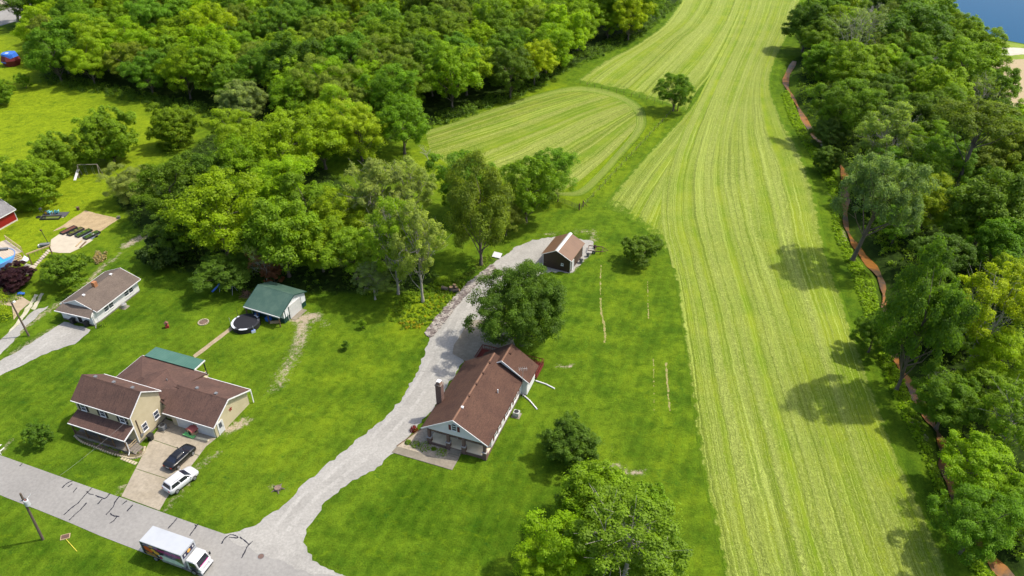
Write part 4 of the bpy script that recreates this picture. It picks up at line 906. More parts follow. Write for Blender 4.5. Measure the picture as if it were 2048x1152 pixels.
    # covered patio with the green roof
    pr = MB().plate([(-.3, 13.5, 3.12), (9.4, 13.5, 3.12), (9.4, 16.0, 3.02), (-.3, 16.0, 3.02)], .1).build('patio_roof', GREEN_TIN, t)
    MB().box(9.403, 9.46, 13.5, 16.0, 2.84, 3.1).build('fascia', TRIM, pr)
    for x in (0, 3, 6.2, 9.2): MB().box(x - .07, x + .07, 15.75, 15.89, 0, 2.92).build('patio_post', DARK, t)
    MB().box(9.25, 9.33, 13.9, 15.7, .9, 1.0).box(9.25, 9.33, 13.9, 15.7, .4, .48).build('patio_railing', PALE_TIMBER, t)
    MB().box(-.3, 9.4, 13.3, 16.0, -.1, .09).build('patio_slab', CONC_M, t)
tan_house(BH)
# ---------------------------------------------------------------- brown-roofed white house
WH = thing('brown_roofed_house', 'long white house with brown gable roof, brick porch pillars and side chimney', 'house', (*at(856, 887), 0), A(-20.5))
def brown_house(t):
    MB().box(.05, 9.05, 1.95, 15.0, -.1, .55).build('foundation', BRICK, t)
    gable_wall(t, 0, 9.1, 2.0, 15.2, .5, 3.0, 5.85, 'y', WHITE_SIDING, ym=4.25)
    MB().prism([(.0, 3.02), (9.1, 3.02), (4.25, 5.9)], 'y', .12, 1.98).build('gable_wall', GREY_SIDING, t)
    r = gable_roof(t, -.1, 15.6, -.85, 9.45, 2.98, 6.2, 2.98, 4.25, 'y', SHINGLE_BROWN, ridge=mat('ridge_shingles', (.17, .09, .055), .9, (.14, .075, .05), 1.), rake=(1, 0), gut=(0, 0))
    for y in (2.8, 5.3, 8.0, 10.6, 13.2): roof_vent(r, 4.45, y, 6.1, SHINGLE_BROWN if y > 3 else TRIM, .8)
    MB().tube([(7.3, 9.2, 4.2), (7.3, 9.2, 4.95)], .09, 8).build('vent_pipe', TRIM, t)
    window(t, (4.3, .12, 4.45), A(-90), .85, .95, mat('maroon_shutter', (.12, .02, .018), .6), arch=True)
    # porch: slab, brick pillars with stone caps, low brick wall
    MB().box(.0, 9.1, 0.0, 1.95, 0, .5).build('porch_base', BRICK, t)
    MB().box(.1, 9.0, .1, 1.9, .503, .55).build('porch_floor', mat('porch_concrete', (.68, .57, .40), .8, (.58, .48, .33), .8), t)
    for x in (.28, 3.25, 5.65, 8.85):
        b = MB().box(x - .3, x + .3, -.12, .48, 0, 1.35); p_ = b.build('pillar', BRICK, t)
        MB().box(x - .36, x + .36, -.18, .54, 1.353, 1.45).build('pillar_cap', mat('cast_stone', (.36, .34, .32), .8), p_)
        MB().box(x - .2, x + .2, -.02, .38, 1.453, 2.98).build('pillar_shaft', BRICK, p_)
    MB().box(.0, 9.1, .12, .3, 2.72, 2.99).build('porch_beam', TIMBER, t)
    door(t, (4.4, 2.0, 1.6), A(-90), 1.0, 2.1, mat('maroon_door', (.10, .02, .02), .5), 'front_door', lite=GLASS)
    window(t, (1.8, 2.0, 1.75), A(-90), 1.6, 1.3); window(t, (7.2, 2.0, 1.75), A(-90), 1.6, 1.3)
    for k in range(3): MB().box(3.65, 5.3, -.42 - k * .36, -.06 - k * .36 if k else 0.0, 0, .42 - k * .14).build('step', CONC2_M, t)
    ms_ = MATS['maroon_shutter']
    for y, w in ((3.6, 1.1), (5.0, .8), (7.9, 1.1), (9.0, .8), (11.6, 1.2), (12.6, .8)): window(t, (9.1, y, 1.85), 0, w, 1.25, ms_)
    MB().box(-.92, -.02, 5.2, 6.1, 0, 6.5).box(-.98, .04, 5.14, 6.16, 6.5, 6.62).build('chimney', BRICK, t)
    c = MB().box(-.8, -.14, 5.32, 5.98, 6.623, 6.85).build('chimney_crown', BRICK_TAN, t)
    MB().tube([(-.47, 5.65, 6.84), (-.47, 5.65, 7.15)], .14, 10).box(-.78, -.16, 5.34, 5.96, 7.152, 7.2).build('chimney_cap', TRIM, c)
    # wider rear wing
    gable_wall(t, 1.7, 10.0, 14.6, 18.3, .1, 3.0, 5.9, 'y', WHITE_SIDING, ym=6.0)
    w_ = gable_roof(t, 14.15, 18.65, 1.3, 10.5, 2.98, 6.2, 2.98, 6.0, 'y', SHINGLE_BROWN, ridge=MATS['ridge_shingles'], rake=(1, 0), gut=(0, 0))
    roof_vent(w_, 6.5, 16.6, 5.9, SHINGLE_BROWN, .8)
    MB().tube([(10.2, 14.3, 2.9), (9.95, 14.35, 2.6), (9.95, 14.4, .3)], .05, 6).build('downspout', TRIM, t)
    # red deck behind
    MB().box(-.6, 10.2, 18.7, 22.2, .1, .55).build('back_deck', mat('red_deck_paint', (.16, .022, .016), .7, (.12, .02, .016), 1.), t)
    b = MB()
    for x0, x1, y0, y1 in ((-.6, 10.2, 22.12, 22.2), (-.6, -.52, 18.8, 22.1), (10.12, 10.2, 18.8, 22.1)): b.box(x0, x1, y0, y1, 1.4, 1.5).box(x0, x1, y0, y1, .7, .78)
    for i in range(28): b.box(-.6 + i * .4, -.55 + i * .4, 22.13, 22.19, .55, 1.4)
    for i in range(8): b.box(-.59, -.53, 18.9 + i * .42, 18.96 + i * .42, .55, 1.4); b.box(10.13, 10.19, 18.9 + i * .42, 18.96 + i * .42, .55, 1.4)
    b.build('deck_railing', MATS['red_deck_paint'], t)
brown_house(WH)
def local(h, x, y, z=0.0):
    a = h.rotation_euler.z; l = h.location
    return (l.x + x * math.cos(a) - y * math.sin(a), l.y + x * math.sin(a) + y * math.cos(a), z)
def lpoly(h, P): return [local(h, *p)[:2] for p in P]
# antenna, downspout drains and heat pump standing beside it
t = thing('roof_antenna', 'thin television antenna on a mast beside the rear wing of the white house', 'antenna', local(WH, 9.55, 13.85), A(-20.5))
MB().tube([(0, 0, 0), (0, 0, 6.0)], .035, 6).build('mast', GALV, t)
b = MB().tube([(-.6, -.3, 5.9), (.6, .3, 5.9)], .025, 5)
for k in range(5): b.tube([(-.5 + k * .25 + .2, -.25 + k * .12 - .4, 5.9), (-.5 + k * .25 - .2, -.25 + k * .12 + .4, 5.9)], .02, 4)
b.build('aerial', GALV, t)
for (x0, y0, x1, y1, lab) in ((8.9, 14.7, 12.5, 12.15, 'white drain pipe lying on the grass nearer the porch end'), (10.2, 18.2, 13.6, 17.5, 'white drain pipe lying on the grass from the far wing corner')):
    a, c = local(WH, x0, y0, .12), local(WH, x1, y1, .1)
    mid = ((a[0] + c[0]) / 2 + .15, (a[1] + c[1]) / 2 + .1, .11)
    o = MB().tube([a, mid, c], .11, 8).build('drain_pipe', TRIM); tag(o, lab, 'drain pipe', 'drain pipes of the brown-roofed house')
def ac_unit(loc, rot, label, m, rnd=False):
    t = thing('heat_pump', label, 'air conditioner', loc, rot, 'outdoor cooling units')
    MB().box(-.65, .65, -.65, .65, 0, .08).build('pad', CONC2_M, t)
    if rnd: MB().lathe([(.48, .083), (.5, .15), (.5, .75), (.42, .82)], 18).build('cabinet', m, t)
    else: MB().box(-.45, .45, -.45, .45, .083, .85).build('cabinet', m, t, bevel=.05)
    MB().lathe([(.34, .852), (.36, .87), (.14, .89), (.12, .9)], 18).build('fan_grille', DARK if not rnd else GALV, t)
ac_unit(local(WH, 10.0, 9.85), A(-20.5), 'white heat pump on a pad beside the long white wall', mat('ivory_metal', (.42, .42, .39), .5))
# front walk, planting bed and shrubs of the brown-roofed house
sheet('front_walk_path', lpoly(WH, [(-4.1, -3.4), (5.35, -3.4), (5.35, -1.0), (3.6, -1.0), (3.5, -2.1), (-3.9, -2.1)]), .09, CONC2_M, thick=.12)
sheet('gravel_bed', lpoly(WH, [(-3.9, -2.08), (3.45, -2.08), (3.6, -.95), (3.55, -.02), (-.05, -.02), (-.05, 6.8), (-.9, 7.0), (-1.2, 4.6)]), .06, mat('pea_gravel', (.34, .29, .215), .95, (.24, .195, .14), 3.0, .5, fine=7.), ragged=.03, seed=3)
b = MB(); P = lpoly(WH, [(-3.95, -2.1), (-1.25, 4.6), (-.95, 7.0)])
b.tube([(p[0], p[1], .09) for p in P], .08, 6); tag(b.build('bed_edging', TIMBER), 'brown timber edging between gravel bed and driveway', 'edging')
def shrub(loc, r, h, col, label, cat='shrub', name='garden_shrub', group=None, seed=0, leaf=.16, n=420):
    rg = np.random.default_rng(seed + 500); e = unit(rg.normal(size=(n, 3)) + [0, 0, .35]); e[:, 2] = np.maximum(e[:, 2], -.1)
    f = rg.uniform(.72, 1.05, (n, 1)) * (1 + .12 * np.sin(e[:, :1] * 7 + seed) * np.cos(e[:, 1:2] * 6))
    me = leaf_mesh('leaves', e * [r, r, h] * f + [0, 0, .04], e + rg.normal(size=(n, 3)) * .3, np.clip(.5 + rg.normal(size=n) * .22, 0, 1), leaf, rg)
    t = thing(name, label, cat, loc, 0, group); c = bpy.data.objects.new('leaves', me); COL.objects.link(c); c.parent = t; c.color = (*COLS[col], 1)
    MB().tube([(0, 0, 0), (0, 0, h * .5)], .04, 5).build('stem', BARK, t); return t
for i, (x, y, r, lab) in enumerate([(816, 886, .5, 'smallest of the leafy clumps along the front walk, at the drive end'), (831, 891, .75, 'second leafy clump from the drive in the gravel bed'), (851, 896, .95, 'largest leafy clump in the middle of the gravel bed'), (868, 899, .4, 'tiny plant between the two largest clumps of the gravel bed'), (883, 907, .9, 'leafy clump beside the porch steps')]):
    shrub((*at(x, y), 0), r, r * .9, 'mid', lab, group='plants of the gravel bed', seed=i, leaf=.2, n=260)
COLS['crimson'] = (.20, .012, .012)
shrub((*at(828, 861), 0), .62, .8, 'crimson', 'small red-leaved bush at the driveway edge by the porch', seed=9, leaf=.18)

# ---------------------------------------------------------------- small white house
SH = thing('small_white_house', 'small low white house with grey-brown roof and a skirt roof in front', 'house', (*at(188, 652), 0), A(-18))
def white_house(t):
    MB().box(-6.6, .2, .0, 11.2, -.1, .3).build('foundation', STONE, t)
    MB().box(-6.6, .2, .0, .95, .28, 2.45).build('wall', WHITE_SIDING, t)
    gable_wall(t, -6.7, .25, .95, 11.3, .28, 2.7, 4.05, 'y', WHITE_SIDING)
    r = gable_roof(t, .85, 11.75, -7.25, .8, 2.62, 4.25, 2.62, -3.22, 'y', SHINGLE_GREY, ridge=SHINGLE_GREY)
    s = MB().plate([(-6.9, -.8, 2.40), (.75, -.8, 2.40), (.1, .93, 3.05), (-6.4, .93, 3.05)], .12).build('skirt_roof', SHINGLE_GREY, t)
    MB().box(-6.9, .75, -.92, -.82, 2.25, 2.42).build('gutter', TRIM, s)
    roof_vent(r, -3.0, 2.6, 4.2, TRIM); roof_vent(r, -3.2, 9.4, 4.25, TRIM)
    MB().box(-3.6, -2.9, 5.2, 5.9, 3.7, 5.1).build('chimney', mat('orange_brick', (.36, .16, .07), .9, (.26, .11, .05), 3., fine=6.), t)
    for y in (3.3, 8.3): window(t, (.25, y, 1.55), 0, 1.1, 1.1); window(t, (.25, y + 1.12, 1.55), 0, 1.1, 1.1)
    door(t, (-2.6, 0, 1.25), A(-90), .9, 1.95, DARK, 'front_door'); window(t, (-4.9, 0, 1.5), A(-90), .9, .7)
    MB().tube([(.5, .4, 2.3), (.32, .2, 2.0), (.32, .2, .2), (.9, -.5, .1)], .05, 6).build('downspout', TRIM, t)
white_house(SH)
ac_unit(local(SH, 1.15, 6.2), A(-18), 'round grey cooling unit beside the small white house', mat('warm_grey_metal', (.30, .29, .26), .5), True)
shrub(local(SH, 1.2, .4), .9, .8, 'mid', 'low green bush at the front corner of the small white house', seed=31)
def wheelie_bin(loc, rot, label, lying=False):
    t = thing('trash_bin', label, 'trash bin', loc, rot, 'black wheeled bins')
    MB().add([(x * w_, y * w_, z) for z, w_ in ((.12, .27), (1.0, .36)) for x, y in ((-1, -1), (1, -1), (1, 1), (-1, 1))], [(3, 2, 1, 0), (4, 5, 6, 7), (0, 1, 5, 4), (1, 2, 6, 5), (2, 3, 7, 6), (3, 0, 4, 7)]).build('bin_body', BLACKP, t)
    MB().prism([(-.40, 1.003), (.42, 1.003), (.36, 1.1), (-.36, 1.1)], 'x', -.39, .39).build('lid', BLACKP, t)
    for s in (-1, 1): MB().tube([(s * .28, .30, .12), (s * .36, .30, .12)], .12, 10).build('wheel', DARK, t)
    MB().tube([(-.3, .46, .98), (.3, .46, .98)], .025, 6).build('handle', DARK, t)
wheelie_bin(local(SH, -3.9, -.55), A(-18), 'black wheeled bin left of the small white house door'); wheelie_bin(local(SH, -1.0, -.45), A(-18), 'black wheeled bin at the corner of the small white house')
t = wheelie_bin(local(BH, 11.0, 1.3), A(70), 'black wheeled bin against the tan gable wall beside the driveway')
# ---------------------------------------------------------------- green-roofed pole shed
GS = thing('green_roofed_shed', 'white and green metal shed with big roll door and open lean-to', 'shed', (*at(574, 644), 0), A(-24))
def green_shed(t):
    gable_wall(t, -7.0, 0, -.5, 5.6, 1.05, 2.78, 4.02, 'x', WHITE_STEEL, ym=2.65, ze2=2.85)
    MB().box(-7.0, 0.004, -.504, 5.604, -.05, 1.05).build('wainscot', GREEN_STEEL, t)
    r = gable_roof(t, -7.6, .3, -1.75, 5.95, 2.35, 4.25, 2.92, 2.65, 'x', GREEN_TIN2, th=.1, trim=GREEN_STEEL, rake=(1, 1), gut=(0, 0), ridge=GREEN_TIN2)
    MB().box(-7.6, .3, -1.86, -1.76, 2.12, 2.33).build('fascia', TRIM, r)
    for x in (-7.3, -4.9, -2.5, -.1): MB().box(x - .08, x + .08, -1.72, -1.56, 0, 2.2).build('post', TIMBER, t)
    d = door(t, (.004, 2.65, 1.35), 0, 3.0, 2.6, WHITE, 'roll_door', panels=5, hd=False)
    for y in (-.1, 1.0, 4.32): MB().box(.008, .07, y - .07, y + .07, .1, 2.6 if y > 0 else 2.4).build('door_trim', GREEN_STEEL, t)
    MB().tube([(.09, .55, .05), (.09, .55, 1.6)], .05, 6).build('downspout', TRIM, t)
    MB().box(.01, 1.1, 1.0, 4.3, -.02, .07).build('ramp', CONC2_M, t)
green_shed(GS)
for i, (x, y, s, m, lab, nm, cat) in enumerate([(-3.2, -1.0, .5, mat('blue_plastic', (.03, .12, .42), .45), 'blue tote under the shed lean-to', 'storage_tote', 'tote'), (-5.8, -.95, .42, MATS['blue_plastic'], 'second blue tote deeper under the shed lean-to', 'storage_tote', 'tote'), (-1.9, -1.0, .38, PALE_TIMBER, 'short stack of pale boards under the lean-to', 'board_stack', 'lumber')]):
    t = thing(nm, lab, cat, local(GS, x, y), A(-24 + i * 15))
    if nm == 'board_stack':
        for k in range(4): MB().box(-.9, .9, -.3 + .02 * k, .3 - .03 * k, .07 * k, .065 + .07 * k).build('plank', PALE_TIMBER, t)
    else:
        MB().prism([(-s * .8, 0), (s * .8, 0), (s, .6), (-s, .6)], 'y', -s * .7, s * .7).build('body', m, t); MB().box(-s * 1.05, s * 1.05, -s * .75, s * .75, .603, .66).build('lid', m, t)
# brush pile beside the shed
rg = random.Random(4); t = thing('brush_pile', 'heap of brown cut branches beside the green shed', 'brush pile', (*at(492, 592), 0))
b = MB()
for k in range(90):
    a, r = rg.uniform(0, 6.28), rg.uniform(0, 1.1); e = rg.uniform(0, 6.28); z = rg.uniform(.05, .9) * (1.2 - r); x, y = r * math.cos(a), r * math.sin(a)
    b.tube([(x, y, max(z, .03)), (x + .8 * math.cos(e), y + .8 * math.sin(e), max(.05, z + rg.uniform(-.3, .4)))], .03, 4)
b.build('branches', mat('cut_branches', (.17, .10, .07), .9, (.11, .07, .05), 2.), t)
# ---------------------------------------------------------------- dark brown barn with the tan roof
BB = thing('brown_barn', 'dark brown metal barn with tan roof and white ridge cap', 'barn', (*at(1090, 533), 0), A(-25))
def barn(t):
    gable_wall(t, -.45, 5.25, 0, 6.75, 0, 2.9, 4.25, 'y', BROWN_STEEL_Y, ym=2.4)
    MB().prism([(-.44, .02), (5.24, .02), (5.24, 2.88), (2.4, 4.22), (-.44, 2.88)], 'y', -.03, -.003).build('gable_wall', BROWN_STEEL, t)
    r = gable_roof(t, -.32, 7.1, -.75, 5.55, 2.85, 4.5, 2.85, 2.4, 'y', TAN_TIN, th=.08, gut=(0, 0), rake=(1, 0))
    s = 1.65 / 3.15; w = .36
    MB().prism([(2.4 - w, 4.5 - s * w + .012), (2.4, 4.53), (2.4 + w, 4.5 - s * w + .012), (2.4 + w, 4.5 - s * w + .05), (2.4, 4.57), (2.4 - w, 4.5 - s * w + .05)], 'y', -.44, 7.22).build('ridge_cap', WHITE, r)
    for x in (-.47, 5.2): MB().box(x, x + .1, -.06, .04, 0, 2.85).build('corner_trim', TRIM, t)
    MB().box(5.22, 5.30, 6.68, 6.78, 0, 2.8).build('corner_trim', TRIM, t)
    door(t, (5.25, 1.25, 1.05), 0, .95, 2.05, WHITE, 'side_door')
    window(t, (3.6, -.03, 1.5), A(-90), .5, .5, glass=GLASS_C, sash=False)
barn(BB)
for i, (x, y, s, lab) in enumerate([(5.95, 4.2, .8, 'dark grey bin beside the barn wall, nearer the door'), (6.35, 7.0, .7, 'dark grey round bin behind the barn corner')]):
    t = thing('feed_bin', lab, 'bin', local(BB, x, y), .3 * i); MB().lathe([(.36 * s, 0), (.46 * s, .9 * s), (.5 * s, .95 * s)], 14).build('bin_body', GREY_P, t); MB().lathe([(.52 * s, .953 * s), (.5 * s, 1.03 * s), (.1, 1.08 * s)], 14).build('lid', DARK, t)
t = thing('flat_trailer', 'rusty low trailer parked behind the brown barn', 'trailer', local(BB, 7.0, 9.6), A(-12))
RUST = mat('rusty_frame', (.10, .05, .035), .8, (.06, .03, .025), 3.)
b = MB().box(-1.5, 1.5, -1.0, -.9, .5, .65).box(-1.5, 1.5, .9, 1.0, .5, .65).box(-1.5, -1.4, -.9, .9, .5, .65).box(1.4, 1.5, -.9, .9, .5, .65).box(-.05, .05, -.9, .9, .5, .62); b.build('frame', RUST, t)
MB().tube([(1.5, -.9, .55), (2.5, 0, .5), (1.5, .9, .55)], .05, 6).build('drawbar', RUST, t)
for s in (-1, 1):
    w = MB().tube([(-.2, s * 1.05, .36), (-.2, s * 1.27, .36)], .36, 14).build('wheel', DARK, t); MB().tube([(-.2, s * 1.262, .36), (-.2, s * 1.285, .36)], .18, 10).build('rim', GALV, w)
# ---------------------------------------------------------------- red barn at the edge
RB = thing('red_barn', 'red metal barn with grey shingle roof cut by the left edge', 'barn', (-107.17, 142.28, 0), A(71))
gable_wall(RB, -14, 0, 0, 7.4, 0, 2.7, 4.7, 'x', RED_STEEL)
MB().box(-.04, .06, -.06, .08, 0, 2.68).build('corner_trim', TRIM, RB)
MB().box(-14, .02, -.05, -.003, 0, .3).build('skirt', mat('pale_concrete', (.5, .45, .38), .9), RB)
gable_roof(RB, -14.3, .35, -.35, 7.75, 2.62, 4.95, 2.62, 3.7, 'x', SHINGLE_OLD, ridge=SHINGLE_OLD)
# ---------------------------------------------------------------- red cabin under a blue tarp
t = thing('tarp_covered_cabin', 'small red many-sided cabin half covered by a blue tarp', 'cabin', (*at(26, 130), 0), A(12))
CAB = mat('dark_red_boards', (.15, .018, .018), .7, (.11, .014, .015), 2.); n = 7
ring = lambda r, z, k0=0: [(r * math.cos(2 * math.pi * (k + k0) / n), r * math.sin(2 * math.pi * (k + k0) / n), z) for k in range(n)]
R0, R1, R2 = ring(2.3, 0), ring(3.0, 1.9), ring(2.2, 4.0)
MB().add(R0 + R1, [(k, (k + 1) % n, n + (k + 1) % n, n + k) for k in range(n)] + [tuple(range(n))[::-1], tuple(range(n, 2 * n))]).build('wall', CAB, t)
MB().add([(x, y, z + .004) for x, y, z in R1] + R2, [(k, (k + 1) % n, n + (k + 1) % n, n + k) for k in range(n)] + [tuple(range(n))[::-1], tuple(range(n, 2 * n))]).build('upper_wall', CAB, t)
TARP = mat('blue_tarp', (.035, .15, .55), .45, (.025, .10, .42), 1.2, .6)
P = [(x * 1.03, y * 1.03, z + .05) for x, y, z in R2]; Q = [(x * 1.035, y * 1.035, z + .03 - (.75 if k in (4, 5) else .0)) for k, (x, y, z) in enumerate(ring(2.62, 2.9))]; W = [(x * 1.05, y * 1.05, z) for x, y, z in ring(2.85, 1.4)]
b = MB().add(P, [tuple(range(n))]); b.add(P + Q, [(k, (k + 1) % n, n + (k + 1) % n, n + k) for k in (3, 4, 5, 6, 0)]); b.add([Q[5], Q[4], W[4], W[5]], [(0, 1, 2, 3)])
tp = b.build('tarp', TARP, t); mm = tp.modifiers.new('thick', 'SOLIDIFY'); mm.thickness = .03
MB().box(-.9, .1, -.8, .2, 4.06, 4.1).build('patch', TRIM, t)
# ================================================================ VEHICLES
def paint(name, c, rough=.22, coat=1.0):
    t = NT(name); t.set(Base_Color=c, Roughness=rough, Specular_IOR_Level=.5, Coat_Weight=coat, Coat_Roughness=.05); return t.m
BLACK_PAINT = paint('black_car_paint', (.005, .005, .006), .38, .25); WHITE_PAINT = paint('white_car_paint', (.46, .46, .47), .35, .4)
AUTO_GLASS = mat('tinted_auto_glass', (.012, .014, .022), .06, (.018, .02, .03), 1.0, spec=.7)
TYRE = mat('tyre_rubber', (.014, .014, .015), .85); ALLOY = mat('alloy_rim', (.45, .46, .47), .3, (.35, .36, .37), 4., metal=.7)
RED_LIGHT = mat('red_tail_light', (.50, .008, .008), .2, (.4, .006, .006), 3., spec=.6); CLEAR_LIGHT = mat('clear_head_light', (.62, .64, .66), .1, (.5, .52, .54), 4., spec=.7); PLATE = mat('licence_plate', (.6, .6, .58), .4)
def wheel(parent, x, y, r, wd, s):
    w = MB().lathe([(r * .55, 0), (r * .93, 0), (r, wd * .18), (r, wd * .82), (r * .93, wd), (r * .55, wd)], 20).build('wheel', TYRE, parent, smooth=False)
    w.rotation_euler = (math.pi / 2, 0, 0); w.location = (x, y + (wd / 2), r)
    z = wd + .006 if s < 0 else -.036
    rm = MB().lathe([(r * .60, z), (r * .60, z + .03)], 16).build('rim', ALLOY, w)
    b = MB()
    for k in range(5): a = k * 2 * math.pi / 5; b.obox(math.cos(a) * r * .32, math.sin(a) * r * .32, z + .015 + (.02 if s < 0 else -.02), r * .5, r * .12, .02, a)
    b.build('spokes', GREY_P, w); return w
def car(t, L, W, st, cab, P, wr, roofrail=False, tail=None, seam=True):
    """st: stations (x, half width, bottom, shoulder, top of the hood or deck); cab: belt and roof corners"""
    V, n = [], 12
    for x, w, zb, zs, zt in st:
        V += [(x, -w * .82, zb), (x, -w * .97, zb + .12), (x, -w, (zb + zs) / 2), (x, -w * .985, zs - .05), (x, -w * .93, zs + (zt - zs) * .55), (x, -w * .60, zt), (x, w * .60, zt), (x, w * .93, zs + (zt - zs) * .55), (x, w * .985, zs - .05), (x, w, (zb + zs) / 2), (x, w * .97, zb + .12), (x, w * .82, zb)]
    m = len(st); F = [(i * n + k, i * n + (k + 1) % n, (i + 1) * n + (k + 1) % n, (i + 1) * n + k) for i in range(m - 1) for k in range(n)] + [tuple(range(n))[::-1], tuple(range((m - 1) * n, m * n))]
    MB().add(V, F).build('body', P, t, smooth=True)
    (xf, xr, wb, zb), (tf, trr, wt, zt) = cab
    B0 = [(xf, -wb, zb), (xf, wb, zb), (xr, wb, zb), (xr, -wb, zb)]; T0 = [(tf, -wt, zt - .03), (tf, wt, zt - .03), (trr, wt, zt - .03), (trr, -wt, zt - .03)]
    T1 = [(tf - .22, -wt * .80, zt + .03), (tf - .22, wt * .80, zt + .03), (trr + .22, wt * .80, zt + .03), (trr + .22, -wt * .80, zt + .03)]
    b = MB().add(B0 + T0 + T1, [(3, 2, 1, 0)] + [(k, (k + 1) % 4, 4 + (k + 1) % 4, 4 + k) for k in range(4)] + [(4 + k, 4 + (k + 1) % 4, 8 + (k + 1) % 4, 8 + k) for k in range(4)] + [(8, 9, 10, 11)])
    b.build('cabin', P, t, bevel=.035)
    def patch(a, b_, c, d, u0, u1, v0, v1, nm, off=.014, m_=AUTO_GLASS):
        a, b_, c, d = map(Vector, (a, b_, c, d)); nn = (b_ - a).cross(d - a).normalized(); ctr = (a + b_ + c + d) / 4
        if nn.dot(ctr - Vector(((xf + xr) / 2, 0, zb + .1))) < 0: nn = -nn
        q = lambda u, v: (a * (1 - u) + b_ * u) * (1 - v) + (d * (1 - u) + c * u) * v
        Q = [q(u0, v0), q(u1, v0), q(u1, v1), q(u0, v1)]
        MB().add([p_ + nn * off for p_ in Q] + [p_ - nn * .02 for p_ in Q], [(0, 1, 2, 3), (7, 6, 5, 4)] + [(k, (k + 1) % 4, 4 + (k + 1) % 4, 4 + k) for k in range(4)]).build(nm, m_, t)
    patch(B0[0], B0[1], T0[1], T0[0], .06, .94, .06, .95, 'windshield'); patch(B0[2], B0[3], T0[3], T0[2], .08, .92, .12, .92, 'rear_window')
    for i, j in ((1, 2), (3, 0)):
        d_ = (.06, .48, .52, .93) if i == 1 else (.07, .48, .52, .94)
        patch(B0[i], B0[j], T0[j], T0[i], d_[0], d_[1], .14, .90, 'side_window'); patch(B0[i], B0[j], T0[j], T0[i], d_[2], d_[3], .14, .90, 'side_window')
    for s in (-1, 1):
        MB().obox(xf - .35, s * (W / 2 + .09), zb + .08, .14, .2, .14).build('mirror', P, t, bevel=.03)
        for x in (L * .19, L * .79):
            wheel(t, x, s * (W / 2 - .115), wr, .22, s)
    x0, w0, zb0, zs0, zt0 = st[0]; xe, we, zbe, zse, zte = st[-1]
    for s in (-1, 1):
        MB().obox(x0 + .02, s * w0 * .80, zs0 - .10, .14, w0 * .34, .16).build('tail_light', RED_LIGHT, t, bevel=.02)
        MB().obox(xe - .10, s * we * .78, zse - .10, .22, we * .36, .13).build('head_light', CLEAR_LIGHT, t, bevel=.02)
    MB().obox(x0 - .012, 0, (zb0 + zs0) / 2 + .05, .02, .42, .14).build('licence_plate', PLATE, t)
    if roofrail:
        for s in (-1, 1): MB().tube([(trr + .3, s * wt * .86, zt + .06), (tf - .4, s * wt * .86, zt + .06)], .022, 6).build('roof_rail', GREY_P, t)
c_ = at(361, 913, .6)
t = thing('parked_car', 'black sedan parked on the concrete drive nearest the garage', 'car', (c_[0] - 2.4 * math.cos(A(66)), c_[1] - 2.4 * math.sin(A(66)), .045), A(66), 'cars on the concrete drive', (.96, 1.13, 1.08))
car(t, 4.85, 1.84, [(0, .72, .38, .86, .93), (.10, .84, .26, .92, 1.0), (.55, .91, .20, .95, 1.05), (1.4, .92, .18, .96, 1.03), (2.6, .92, .18, .94, .98), (3.6, .91, .18, .90, .96), (4.35, .88, .20, .80, .86), (4.7, .80, .24, .70, .75), (4.85, .62, .32, .60, .64)], ((3.62, .62, .80, .95), (2.78, 1.40, .62, 1.40)), BLACK_PAINT, .34)
c_ = at(363, 959, .7)
t = thing('parked_car', 'white crossover parked half on the grass verge of the drive', 'car', (c_[0] - 2.4 * math.cos(A(57)), c_[1] - 2.4 * math.sin(A(57)), .03), A(57), 'cars on the concrete drive', (.96, 1.13, 1.08))
car(t, 4.8, 1.9, [(0, .74, .46, 1.0, 1.06), (.10, .87, .34, 1.04, 1.10), (.5, .93, .28, 1.05, 1.12), (1.4, .95, .26, 1.05, 1.10), (2.6, .95, .26, 1.02, 1.07), (3.6, .94, .26, .98, 1.05), (4.3, .91, .28, .90, .97), (4.65, .82, .32, .80, .86), (4.8, .64, .40, .68, .73)], ((3.68, .12, .84, 1.0), (2.75, .45, .66, 1.64)), WHITE_PAINT, .38, True)
